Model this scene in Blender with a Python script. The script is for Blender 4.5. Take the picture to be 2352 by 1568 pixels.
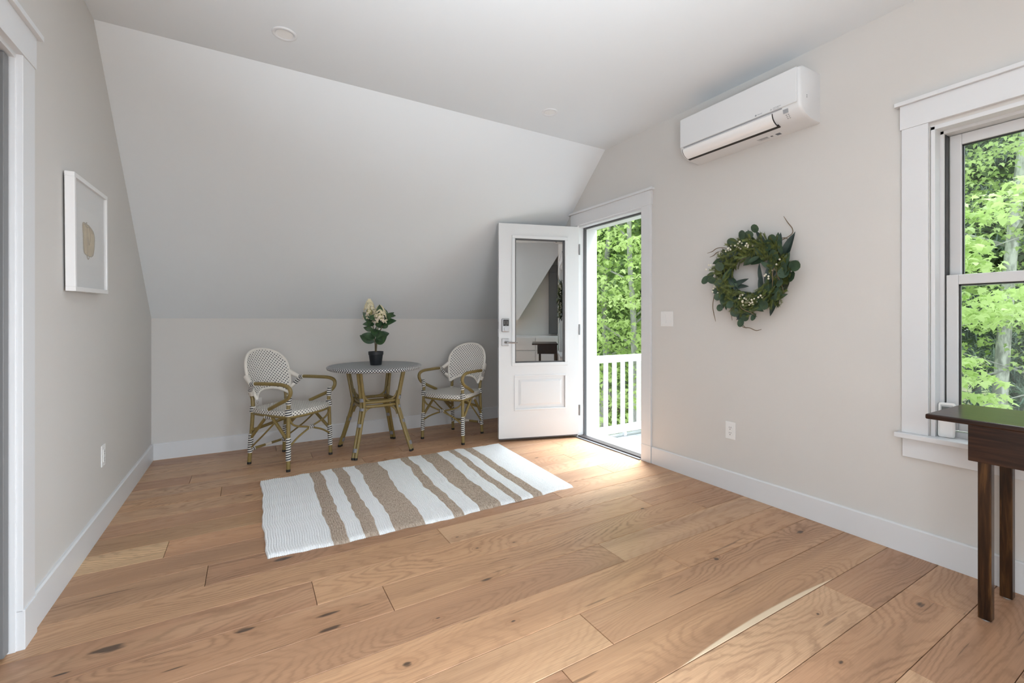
import bpy, math, random
import numpy as np
from mathutils import Vector, Matrix

for o in list(bpy.data.objects):
    bpy.data.objects.remove(o, do_unlink=True)
S = bpy.context.scene
COL = S.collection
R = math.radians

# ------------------------------------------------------------------ camera
H = 1.135
cam_d = bpy.data.cameras.new('camera')
cam_d.sensor_width = 36.0
cam_d.lens = 15.737
cam_d.shift_y = -47.03 / 2352.0
cam_d.clip_start = 0.05
cam = bpy.data.objects.new('camera', cam_d)
COL.objects.link(cam)
cam.location = (0, 0, H)
cam.rotation_euler = (R(90), 0, R(-30.33))
S.camera = cam

# ------------------------------------------------------------------ world, lights, exposure
W = bpy.data.worlds.new('overcast_sky')
S.world = W
W.use_nodes = True
bg = W.node_tree.nodes['Background']
bg.inputs[0].default_value = (0.88, 0.95, 1.0, 1)
bg.inputs[1].default_value = 1.1
S.view_settings.view_transform = 'Standard'
S.view_settings.look = 'None'
S.view_settings.gamma = 1.0
S.view_settings.use_curve_mapping = False
S.view_settings.exposure = 1.10


def area(name, loc, rot, sx, sy, power, col=(1, 1, 1), spread=180):
    l = bpy.data.lights.new(name, 'AREA')
    l.shape = 'RECTANGLE'
    l.size, l.size_y = sx, sy
    l.energy = power
    l.color = col
    l.spread = R(spread)
    o = bpy.data.objects.new(name, l)
    COL.objects.link(o)
    o.location = loc
    o.rotation_euler = rot
    return o


# fill lamps added behind the camera, set in rear windows made up for them
area('rear_left_fill', (-0.62, -1.05, 1.25), (R(90), 0, R(-90)), 1.4, 1.35, 14, (0.90, 0.95, 1.0))
area('rear_end_fill', (0.35, -4.50, 1.25), (R(90), 0, R(0)), 1.9, 1.4, 30, (0.90, 0.95, 1.0))
# fill lamps added beside the camera, the first turned up at the ceiling
area('ceiling_fill', (0.1, -0.4, 1.10), Vector((0.25, 0.55, 1.0)).to_track_quat('-Z', 'Y').to_euler(), 0.5, 0.5, 18, (0.84, 0.92, 1.0), 90)
area('side_fill', (1.45, -0.80, 1.0), Vector((-1.0, 0.35, -0.62)).to_track_quat('-Z', 'Y').to_euler(), 1.0, 1.3, 44, (0.84, 0.92, 1.0), 130)  # unseen side lamp, added as fill
sun_d = bpy.data.lights.new('hazy_sun', 'SUN')
sun_d.energy = 2.5
sun_d.angle = R(38)
sun_d.color = (0.94, 0.97, 1.0)
sun = bpy.data.objects.new('hazy_sun', sun_d)
COL.objects.link(sun)
sun.rotation_euler = (0, R(33), R(8))
# lamp added above the deck, brightening the floor through the doorway
fill_v = Vector((2.45, 3.00, 0.0)) - Vector((3.55, 3.50, 3.6))
area('doorway_fill', (3.55, 3.50, 3.6), fill_v.to_track_quat('-Z', 'Y').to_euler(), 1.2, 0.9, 58, (0.83, 0.92, 1.0), 60)
# real daylight through the glazed openings in view: portals for the sky
for nm, loc, sx, sy in (('doorway_portal', (2.97, 3.03, 1.05), 0.84, 2.1), ('window_portal', (2.99, 0.39, 1.32), 0.86, 1.46)):
    p = area(nm, loc, (R(90), 0, R(90)), sx, sy, 1)
    p.data.cycles.is_portal = True

# ------------------------------------------------------------------ helpers
rnd = random.Random(7)


class MB:
    """collects faces with uvs (metres) and builds ONE mesh object"""
    def __init__(s):
        s.v, s.f, s.uv, s.mi = [], [], [], []

    def face(s, idx, uv=None, mi=0):
        s.f.append(idx)
        s.uv.append(uv or [(0, 0)] * len(idx))
        s.mi.append(mi)

    def quad(s, a, b, c, d, mi=0, uv=None):
        n = len(s.v)
        s.v += [tuple(a), tuple(b), tuple(c), tuple(d)]
        s.face((n, n + 1, n + 2, n + 3), uv, mi)

    def box(s, x0, y0, z0, x1, y1, z1, mi=0, M=None):
        n = len(s.v)
        P = [(x, y, z) for z in (z0, z1) for y in (y0, y1) for x in (x0, x1)]
        if M is not None:
            P = [tuple(M @ Vector(p)) for p in P]
        s.v += P
        for q in ((0, 2, 3, 1), (4, 5, 7, 6), (0, 1, 5, 4), (2, 6, 7, 3), (0, 4, 6, 2), (1, 3, 7, 5)):
            uv = []
            for k in q:
                p = P[k]
                uv.append((p[0] + p[1], p[2]))
            s.face(tuple(n + k for k in q), uv, mi)
        return s

    def prism(s, poly, axis, a, b, mi=0, M=None):
        """poly: 2D outline (counter clockwise); axis 'x': (y,z), 'y': (x,z), 'z': (x,y)"""
        def P(p, t):
            q = {'x': (t, p[0], p[1]), 'y': (p[0], t, p[1]), 'z': (p[0], p[1], t)}[axis]
            return tuple(M @ Vector(q)) if M is not None else q
        n = len(s.v)
        k = len(poly)
        s.v += [P(p, a) for p in poly] + [P(p, b) for p in poly]
        s.face(tuple(range(n, n + k))[::-1], [tuple(p) for p in poly][::-1], mi)
        s.face(tuple(range(n + k, n + 2 * k)), [tuple(p) for p in poly], mi)
        for i in range(k):
            j = (i + 1) % k
            s.face((n + i, n + j, n + k + j, n + k + i), None, mi)
        return s

    def tube(s, pts, r, seg=10, smooth=6, closed=False, caps=True, mi=0, flat=1.0):
        P = [Vector(p) for p in pts]
        rr = list(r) if isinstance(r, (list, tuple)) else [r] * len(P)
        if smooth and len(P) > 2:
            Q, q = [], []
            n = len(P)
            rng = range(n) if closed else range(n - 1)
            for i in rng:
                p0 = P[(i - 1) % n] if (closed or i > 0) else P[0]
                p1, p2 = P[i], P[(i + 1) % n]
                p3 = P[(i + 2) % n] if (closed or i + 2 < n) else P[-1]
                for k in range(smooth):
                    t = k / smooth
                    Q.append(0.5 * ((2 * p1) + (-p0 + p2) * t + (2 * p0 - 5 * p1 + 4 * p2 - p3) * t * t + (-p0 + 3 * p1 - 3 * p2 + p3) * t ** 3))
                    q.append(rr[i] * (1 - t) + rr[(i + 1) % n] * t)
            if not closed:
                Q.append(P[-1])
                q.append(rr[-1])
            P, rr = Q, q
        n0 = len(s.v)
        m = len(P)
        L = 0.0
        Ls = []
        up = None
        for i in range(m):
            if closed:
                t = (P[(i + 1) % m] - P[(i - 1) % m])
            else:
                t = P[min(i + 1, m - 1)] - P[max(i - 1, 0)]
            t.normalize()
            if up is None:
                up = Vector((0, 0, 1)) if abs(t.z) < 0.9 else Vector((1, 0, 0))
            up = (up - t * up.dot(t))
            if up.length < 1e-6:
                up = Vector((0, 1, 0))
            up.normalize()
            sd = t.cross(up)
            if i:
                L += (P[i] - P[i - 1]).length
            Ls.append(L)
            for k in range(seg):
                a = 2 * math.pi * k / seg
                s.v.append(tuple(P[i] + (sd * math.cos(a) + up * math.sin(a) * flat) * rr[i]))
        rings = m if closed else m - 1
        for i in range(rings):
            j = (i + 1) % m
            la, lb = Ls[i], (Ls[j] if j else L + (P[0] - P[-1]).length)
            for k in range(seg):
                k2 = (k + 1) % seg
                u0, u1 = k / seg, (k + 1) / seg
                s.face((n0 + i * seg + k, n0 + i * seg + k2, n0 + j * seg + k2, n0 + j * seg + k),
                       [(u0, la), (u1, la), (u1, lb), (u0, lb)], mi)
        if caps and not closed:
            s.face(tuple(n0 + k for k in range(seg))[::-1], None, mi)
            s.face(tuple(n0 + (m - 1) * seg + k for k in range(seg)), None, mi)
        return s

    def lathe(s, prof, c=(0, 0, 0), seg=32, mi=0, M=None, caps=True):
        n = len(s.v)
        for r, z in prof:
            for k in range(seg):
                a = 2 * math.pi * k / seg
                p = Vector((c[0] + r * math.cos(a), c[1] + r * math.sin(a), c[2] + z))
                s.v.append(tuple(M @ p) if M is not None else tuple(p))
        for i in range(len(prof) - 1):
            for k in range(seg):
                k2 = (k + 1) % seg
                s.face((n + i * seg + k, n + i * seg + k2, n + (i + 1) * seg + k2, n + (i + 1) * seg + k),
                       [(k / seg * 6.283 * prof[i][0] if False else k / seg, prof[i][1]), ((k + 1) / seg, prof[i][1]), ((k + 1) / seg, prof[i + 1][1]), (k / seg, prof[i + 1][1])], mi)
        if caps and prof[0][0] > 1e-5:
            s.face(tuple(n + k for k in range(seg))[::-1], None, mi)
        if caps and prof[-1][0] > 1e-5:
            s.face(tuple(n + (len(prof) - 1) * seg + k for k in range(seg)), None, mi)
        return s

    def ball(s, c, r, seg=8, rings=6, mi=0, sz=1.0):
        pr = [(max(1e-6, r * math.sin(math.pi * i / rings)), -r * sz * math.cos(math.pi * i / rings)) for i in range(rings + 1)]
        return s.lathe(pr, c, seg, mi)

    def build(s, name, mats, parent=None, smooth=False, bevel=0.0, loc=None, fixn=True):
        me = bpy.data.meshes.new(name)
        me.from_pydata(s.v, [], s.f)
        uvl = me.uv_layers.new(name='UVMap')
        flat = [c for f in s.uv for p in f for c in p]
        if len(flat) == 2 * len(me.loops):
            uvl.data.foreach_set('uv', flat)
        if not isinstance(mats, (list, tuple)):
            mats = [mats]
        for m in mats:
            me.materials.append(m)
        if len(mats) > 1:
            me.polygons.foreach_set('material_index', s.mi)
        if fixn:
            import bmesh
            b = bmesh.new()
            b.from_mesh(me)
            bmesh.ops.recalc_face_normals(b, faces=b.faces)
            b.to_mesh(me)
            b.free()
        if smooth:
            me.shade_smooth()
            try:
                me.set_sharp_from_angle(angle=R(42))
            except Exception:
                pass
        me.update()
        o = bpy.data.objects.new(name, me)
        COL.objects.link(o)
        if parent is not None:
            o.parent = parent
        if loc is not None:
            o.location = loc
        if bevel > 0:
            md = o.modifiers.new('bevel', 'BEVEL')
            md.width = bevel
            md.segments = 2
            md.limit_method = 'ANGLE'
            md.harden_normals = False
        return o


def empty(name, loc=(0, 0, 0), rz=0.0, parent=None):
    o = bpy.data.objects.new(name, None)
    o.empty_display_size = 0.1
    COL.objects.link(o)
    o.location = loc
    o.rotation_euler = (0, 0, rz)
    if parent is not None:
        o.parent = parent
    return o


def tag(o, label=None, cat=None, group=None, kind=None):
    if label:
        o['label'] = label
    if cat:
        o['category'] = cat
    if group:
        o['group'] = group
    if kind:
        o['kind'] = kind
    return o


def kids(o):
    return [c for c in bpy.data.objects if c.parent == o]


def copy_tree(o, parent=None, table=None):
    if table is None:
        table = {}
        for c in bpy.data.objects:
            if c.parent is not None:
                table.setdefault(c.parent.name, []).append(c)
    c = o.copy()
    COL.objects.link(c)
    c.parent = parent
    for ch in table.get(o.name, []):
        copy_tree(ch, c, table)
    return c


def box_obj(name, mat, x0, y0, z0, x1, y1, z1, parent=None, bevel=0.0015):
    return MB().box(min(x0, x1), min(y0, y1), min(z0, z1), max(x0, x1), max(y0, y1), max(z0, z1)).build(name, mat, parent, bevel=bevel)


# ------------------------------------------------------------------ materials
def nodes(name):
    m = bpy.data.materials.new(name)
    m.use_nodes = True
    nt = m.node_tree
    return m, nt, nt.nodes['Principled BSDF']


def N(nt, typ, **kw):
    n = nt.nodes.new(typ)
    for k, v in kw.items():
        if k.startswith('i_'):
            key = k[2:]
            n.inputs[int(key) if key.isdigit() else key].default_value = v
        else:
            setattr(n, k, v)
    return n


def math_(nt, op, a, b=None, c=None, clamp=False):
    n = nt.nodes.new('ShaderNodeMath')
    n.operation = op
    n.use_clamp = clamp
    for i, x in enumerate((a, b, c)):
        if x is None:
            continue
        if isinstance(x, (int, float)):
            n.inputs[i].default_value = x
        else:
            nt.links.new(x, n.inputs[i])
    return n.outputs[0]


def mixc(nt, f, a, b, blend='MIX'):
    n = nt.nodes.new('ShaderNodeMix')
    n.data_type = 'RGBA'
    n.blend_type = blend
    for i, x in ((0, f), (6, a), (7, b)):
        if isinstance(x, (int, float)):
            n.inputs[i].default_value = x
        elif isinstance(x, tuple):
            n.inputs[i].default_value = (*x[:3], 1)
        else:
            nt.links.new(x, n.inputs[i])
    return n.outputs[2]


def ramp(nt, f, pts):
    n = nt.nodes.new('ShaderNodeValToRGB')
    e = n.color_ramp.elements
    while len(e) < len(pts):
        e.new(0.5)
    for i, (p, c) in enumerate(pts):
        e[i].position = p
        e[i].color = (*c[:3], 1) if isinstance(c, tuple) else (c, c, c, 1)
    nt.links.new(f, n.inputs[0])
    return n.outputs[0]


def srgb(r, g, b):
    def c(x):
        x /= 255
        return x / 12.92 if x <= 0.04045 else ((x + 0.055) / 1.055) ** 2.4
    return (c(r), c(g), c(b))


def plain(name, col, rough=0.5, metal=0.0, spec=0.5, bump=0.0, bscale=80, var=0.0):
    m, nt, p = nodes(name)
    p.inputs['Base Color'].default_value = (*col, 1)
    p.inputs['Roughness'].default_value = rough
    p.inputs['Metallic'].default_value = metal
    p.inputs['Specular IOR Level'].default_value = spec
    if bump or var:
        tc = N(nt, 'ShaderNodeTexCoord')
        nz = N(nt, 'ShaderNodeTexNoise', i_Scale=bscale, i_Detail=3.0)
        nt.links.new(tc.outputs['Object'], nz.inputs['Vector'])
        if bump:
            b = N(nt, 'ShaderNodeBump', i_Strength=bump, i_Distance=0.002)
            nt.links.new(nz.outputs[0], b.inputs['Height'])
            nt.links.new(b.outputs[0], p.inputs['Normal'])
        if var:
            c = mixc(nt, nz.outputs[0], tuple(x * (1 - var) for x in col), tuple(min(1, x * (1 + var)) for x in col))
            nt.links.new(c, p.inputs['Base Color'])
    return m


M = {}
M['wall'] = plain('greige_wall_paint', (0.645, 0.628, 0.605), 0.75, spec=0.25, bump=0.06, bscale=260)
M['ceil'] = plain('white_ceiling_paint', (0.735, 0.770, 0.795), 0.85, spec=0.2, bump=0.05, bscale=240)
M['trim'] = plain('white_trim_paint', (0.70, 0.712, 0.728), 0.38)
M['doorw'] = plain('white_door_paint', (0.73, 0.745, 0.76), 0.4, bump=0.03, bscale=120)
M['vinyl'] = plain('white_vinyl_sash', (0.62, 0.62, 0.625), 0.35)
M['plastic'] = plain('white_plastic', (0.80, 0.80, 0.79), 0.3)
M['acw'] = plain('glossy_white_unit_plastic', (0.70, 0.71, 0.72), 0.28)
M['acvane'] = plain('glossy_vane_plastic', (0.84, 0.84, 0.84), 0.18)
M['black'] = plain('black_plastic', (0.012, 0.012, 0.013), 0.4)
M['darkslot'] = plain('dark_slot', (0.02, 0.018, 0.016), 0.7)
M['gasket'] = plain('dark_weatherstrip', (0.09, 0.09, 0.095), 0.6)
M['chrome'] = plain('satin_nickel', (0.34, 0.34, 0.345), 0.3, metal=1.0)
M['bronze'] = plain('dark_bronze_threshold', (0.06, 0.05, 0.048), 0.45, metal=0.6)
M['alu'] = plain('grey_aluminium_sill', (0.42, 0.44, 0.45), 0.45, metal=0.3)
M['grey'] = plain('grey_print', (0.33, 0.34, 0.36), 0.5)
M['darkgrey'] = plain('dark_grey_print', (0.12, 0.13, 0.15), 0.5)
M['screen'] = plain('grey_lcd_screen', (0.10, 0.115, 0.11), 0.2)
M['goldtube'] = plain('olive_bamboo_tube', (0.23, 0.165, 0.055), 0.36, bump=0.05, bscale=60, var=0.22)
M['band'] = plain('grey_joint_band', (0.22, 0.22, 0.24), 0.6)
M['whiteweave'] = plain('white_resin_rim', (0.74, 0.70, 0.64), 0.5, bump=0.4, bscale=160)
M['pot'] = plain('matte_black_pot', (0.012, 0.014, 0.018), 0.5)
M['soil'] = plain('dark_soil', (0.02, 0.015, 0.01), 0.9)
M['stem'] = plain('brown_stem', (0.10, 0.075, 0.04), 0.7)
M['twig'] = plain('curly_tan_twig', (0.17, 0.12, 0.07), 0.7)
M['berry'] = plain('cream_berry', (0.80, 0.76, 0.64), 0.35)
M['petal'] = plain('cream_petal', (0.85, 0.78, 0.56), 0.6, var=0.15, bscale=30)
M['petal_pink'] = plain('blush_petal', (0.83, 0.70, 0.62), 0.6)
M['petal_core'] = plain('green_tan_core', (0.42, 0.40, 0.18), 0.8)
M['whiterail'] = plain('white_vinyl_railing', (0.80, 0.81, 0.82), 0.45)
M['deckb'] = plain('pale_grey_composite_deck', (0.36, 0.38, 0.40), 0.6, bump=0.1)
M['mat_paper'] = plain('white_mat_board', (0.82, 0.82, 0.82), 0.8)
M['frame_white'] = plain('white_picture_frame', (0.80, 0.80, 0.80), 0.35)
M['gold_wash'] = plain('tan_watercolour', (0.60, 0.49, 0.31), 0.8, var=0.3, bscale=25)
M['ink'] = plain('brown_ink_line', (0.33, 0.25, 0.15), 0.8)
M['rearpanel'] = plain('charcoal_cabinet', (0.10, 0.10, 0.105), 0.5)


def leaf_mat(name, c1, c2, rough=0.5, trans=0.0, scale=6.0):
    m, nt, p = nodes(name)
    tc = N(nt, 'ShaderNodeTexCoord')
    nz = N(nt, 'ShaderNodeTexNoise', i_Scale=scale, i_Detail=2.0)
    nt.links.new(tc.outputs['Object'], nz.inputs['Vector'])
    f = ramp(nt, nz.outputs[0], [(0.35, 0.0), (0.65, 1.0)])
    c = mixc(nt, f, c1, c2)
    nt.links.new(c, p.inputs['Base Color'])
    p.inputs['Roughness'].default_value = rough
    if trans:
        t = N(nt, 'ShaderNodeBsdfTranslucent')
        nt.links.new(c, t.inputs[0])
        mx = N(nt, 'ShaderNodeMixShader', i_0=trans)
        nt.links.new(p.outputs[0], mx.inputs[1])
        nt.links.new(t.outputs[0], mx.inputs[2])
        nt.links.new(mx.outputs[0], nt.nodes['Material Output'].inputs[0])
    return m


M['euc'] = leaf_mat('eucalyptus_leaf', (0.024, 0.050, 0.028), (0.050, 0.092, 0.048), 0.55, scale=18)
M['euc_dark'] = leaf_mat('dark_lance_leaf', (0.016, 0.030, 0.027), (0.035, 0.06, 0.05), 0.5, scale=18)
M['cedar'] = leaf_mat('cedar_sprig', (0.048, 0.068, 0.012), (0.125, 0.155, 0.030), 0.6, scale=40)
M['plantleaf'] = leaf_mat('waxy_green_leaf', (0.018, 0.045, 0.022), (0.05, 0.11, 0.04), 0.42, scale=22)
M['maple'] = leaf_mat('spring_maple_leaf', (0.38, 0.54, 0.16), (0.62, 0.76, 0.34), 0.5, 0.42, 1.3)
M['maple2'] = leaf_mat('mid_green_leaf', (0.27, 0.40, 0.18), (0.45, 0.58, 0.32), 0.5, 0.4, 1.3)  # lightened a little to paint in distance haze
M['needle'] = leaf_mat('hazed_needles', (0.30, 0.38, 0.34), (0.42, 0.50, 0.45), 0.6, 0.2, 1.0)  # woodland haze is put into this pale needle colour
M['bush'] = leaf_mat('yellow_green_shrub_leaf', (0.45, 0.65, 0.15), (0.65, 0.80, 0.28), 0.5, 0.4, 2.0)
M['ground'] = leaf_mat('woodland_floor', (0.10, 0.16, 0.05), (0.30, 0.27, 0.16), 0.9, 0, 0.8)


def bark(name, c1, c2):
    m, nt, p = nodes(name)
    tc = N(nt, 'ShaderNodeTexCoord')
    mp = N(nt, 'ShaderNodeMapping', i_Scale=(6, 6, 2.2))
    nt.links.new(tc.outputs['Object'], mp.inputs[0])
    nz = N(nt, 'ShaderNodeTexNoise', i_Scale=2.2, i_Detail=5.0)
    nt.links.new(mp.outputs[0], nz.inputs['Vector'])
    f = ramp(nt, nz.outputs[0], [(0.4, 0.0), (0.6, 1.0)])
    nt.links.new(mixc(nt, f, c1, c2), p.inputs['Base Color'])
    p.inputs['Roughness'].default_value = 0.85
    return m


M['bark_pale'] = bark('pale_lichened_bark', (0.30, 0.30, 0.28), (0.62, 0.62, 0.58))
M['bark_grey'] = bark('grey_brown_bark', (0.28, 0.28, 0.275), (0.42, 0.41, 0.39))


def glass_mat(name, refl, tint=(1, 1, 1), base=0.0):
    m, nt, p = nodes(name)
    t = N(nt, 'ShaderNodeBsdfTransparent')
    t.inputs[0].default_value = (*tint, 1)
    g = N(nt, 'ShaderNodeBsdfGlossy', i_Roughness=0.0)
    g.inputs[0].default_value = (0.95, 0.96, 0.96, 1)
    fr = N(nt, 'ShaderNodeFresnel', i_IOR=1.5)
    f = math_(nt, 'MULTIPLY_ADD', fr.outputs[0], refl, base, clamp=True)
    mx = N(nt, 'ShaderNodeMixShader')
    nt.links.new(f, mx.inputs[0])
    nt.links.new(t.outputs[0], mx.inputs[1])
    nt.links.new(g.outputs[0], mx.inputs[2])
    nt.links.new(mx.outputs[0], nt.nodes['Material Output'].inputs[0])
    return m


M['glass'] = glass_mat('clear_window_glass', 0.6, (0.93, 0.96, 0.95))
M['picglass'] = glass_mat('picture_glazing', 0.35, (1, 1, 1))
M['doorglass'] = glass_mat('low_e_door_glass', 1.0, (0.32, 0.34, 0.35), 0.62)


def dots_mat(name, base, dot, cx, cz, rad, bumpy=0.5):
    """woven resin: staggered dots in uv metres"""
    m, nt, p = nodes(name)
    uv = N(nt, 'ShaderNodeUVMap')
    sp = N(nt, 'ShaderNodeSeparateXYZ')
    nt.links.new(uv.outputs[0], sp.inputs[0])
    row = math_(nt, 'DIVIDE', sp.outputs[1], cz)
    ri = math_(nt, 'FLOOR', row)
    off = math_(nt, 'MULTIPLY', math_(nt, 'MODULO', math_(nt, 'ADD', ri, 1000.0), 2.0), 0.5)
    cc = math_(nt, 'ADD', math_(nt, 'DIVIDE', sp.outputs[0], cx), off)
    fx = math_(nt, 'SUBTRACT', math_(nt, 'FRACT', math_(nt, 'ADD', cc, 1000.0)), 0.5)
    fz = math_(nt, 'SUBTRACT', math_(nt, 'FRACT', math_(nt, 'ADD', row, 1000.0)), 0.5)
    dx = math_(nt, 'MULTIPLY', fx, cx)
    dz = math_(nt, 'MULTIPLY', fz, cz)
    d = math_(nt, 'MAXIMUM', math_(nt, 'ABSOLUTE', dx), math_(nt, 'ABSOLUTE', dz))
    d2 = math_(nt, 'SQRT', math_(nt, 'ADD', math_(nt, 'MULTIPLY', dx, dx), math_(nt, 'MULTIPLY', dz, dz)))
    dd = math_(nt, 'MULTIPLY', math_(nt, 'ADD', d, d2), 0.5)
    f = math_(nt, 'LESS_THAN', dd, rad)
    nt.links.new(mixc(nt, f, base, dot), p.inputs['Base Color'])
    p.inputs['Roughness'].default_value = 0.5
    b = N(nt, 'ShaderNodeBump', i_Strength=bumpy, i_Distance=0.002)
    hh = math_(nt, 'ADD', math_(nt, 'SINE', math_(nt, 'MULTIPLY', sp.outputs[0], 6.283 * 2 / cx)), math_(nt, 'SINE', math_(nt, 'MULTIPLY', sp.outputs[1], 6.283 * 1 / cz)))
    nt.links.new(hh, b.inputs['Height'])
    nt.links.new(b.outputs[0], p.inputs['Normal'])
    return m


M['dots'] = dots_mat('white_weave_with_dark_dots', (0.76, 0.73, 0.68), (0.035, 0.037, 0.05), 0.0280, 0.0140, 0.0047)
M['seatdots'] = dots_mat('seat_weave_with_dark_dots', (0.76, 0.73, 0.68), (0.045, 0.045, 0.055), 0.0260, 0.0130, 0.0043)
M['tabledots'] = dots_mat('charcoal_weave_with_white_dots', (0.10, 0.115, 0.135), (0.80, 0.80, 0.76), 0.0170, 0.0095, 0.0036, 0.3)
M['rimdots'] = dots_mat('charcoal_rim_with_white_diamonds', (0.06, 0.065, 0.08), (0.82, 0.82, 0.80), 0.0235, 0.0125, 0.0056, 0.2)


def stripes_mat(name, a, b, period):
    m, nt, p = nodes(name)
    uv = N(nt, 'ShaderNodeUVMap')
    sp = N(nt, 'ShaderNodeSeparateXYZ')
    nt.links.new(uv.outputs[0], sp.inputs[0])
    v = math_(nt, 'ADD', math_(nt, 'DIVIDE', sp.outputs[1], period), math_(nt, 'MULTIPLY', sp.outputs[0], 1.0))
    fr = math_(nt, 'FRACT', v)
    f = math_(nt, 'GREATER_THAN', fr, 0.50)
    nt.links.new(mixc(nt, f, a, b), p.inputs['Base Color'])
    p.inputs['Roughness'].default_value = 0.5
    bp = N(nt, 'ShaderNodeBump', i_Strength=0.6, i_Distance=0.002)
    nt.links.new(math_(nt, 'ABSOLUTE', math_(nt, 'SINE', math_(nt, 'MULTIPLY', v, 6.283))), bp.inputs['Height'])
    nt.links.new(bp.outputs[0], p.inputs['Normal'])
    return m


M['wrap'] = stripes_mat('black_and_white_wrap', (0.78, 0.75, 0.70), (0.03, 0.033, 0.045), 0.0180)

# knots on the floor, world x,y and half sizes
KNOTS = [(-0.426, 2.042, .060, .024), (-0.013, 1.917, .04, .016), (2.552, 1.294, .030, .015), (1.921, 1.352, .017, .012),
         (0.448, 1.453, .020, .012), (0.901, 1.753, .035, .010), (0.263, 1.855, .05, .013), (0.252, 1.765, .045, .012),
         (0.939, 2.176, .014, .007), (1.168, 1.978, .013, .006), (2.318, 0.721, .034, .015), (1.696, 0.734, .016, .009),
         (-0.525, 1.974, .03, .006), (-0.214, 1.819, .05, .005), (2.054, 3.103, .025, .012), (-0.006, 3.383, .03, .012),
         (0.13, 2.40, .05, .02), (0.98, 2.02, .012, .006), (2.05, 1.94, .016, .009), (0.62, 1.62, .012, .005), (1.9, 0.9, .01, .006), (0.86, 1.46, .012, .006)]


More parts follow.
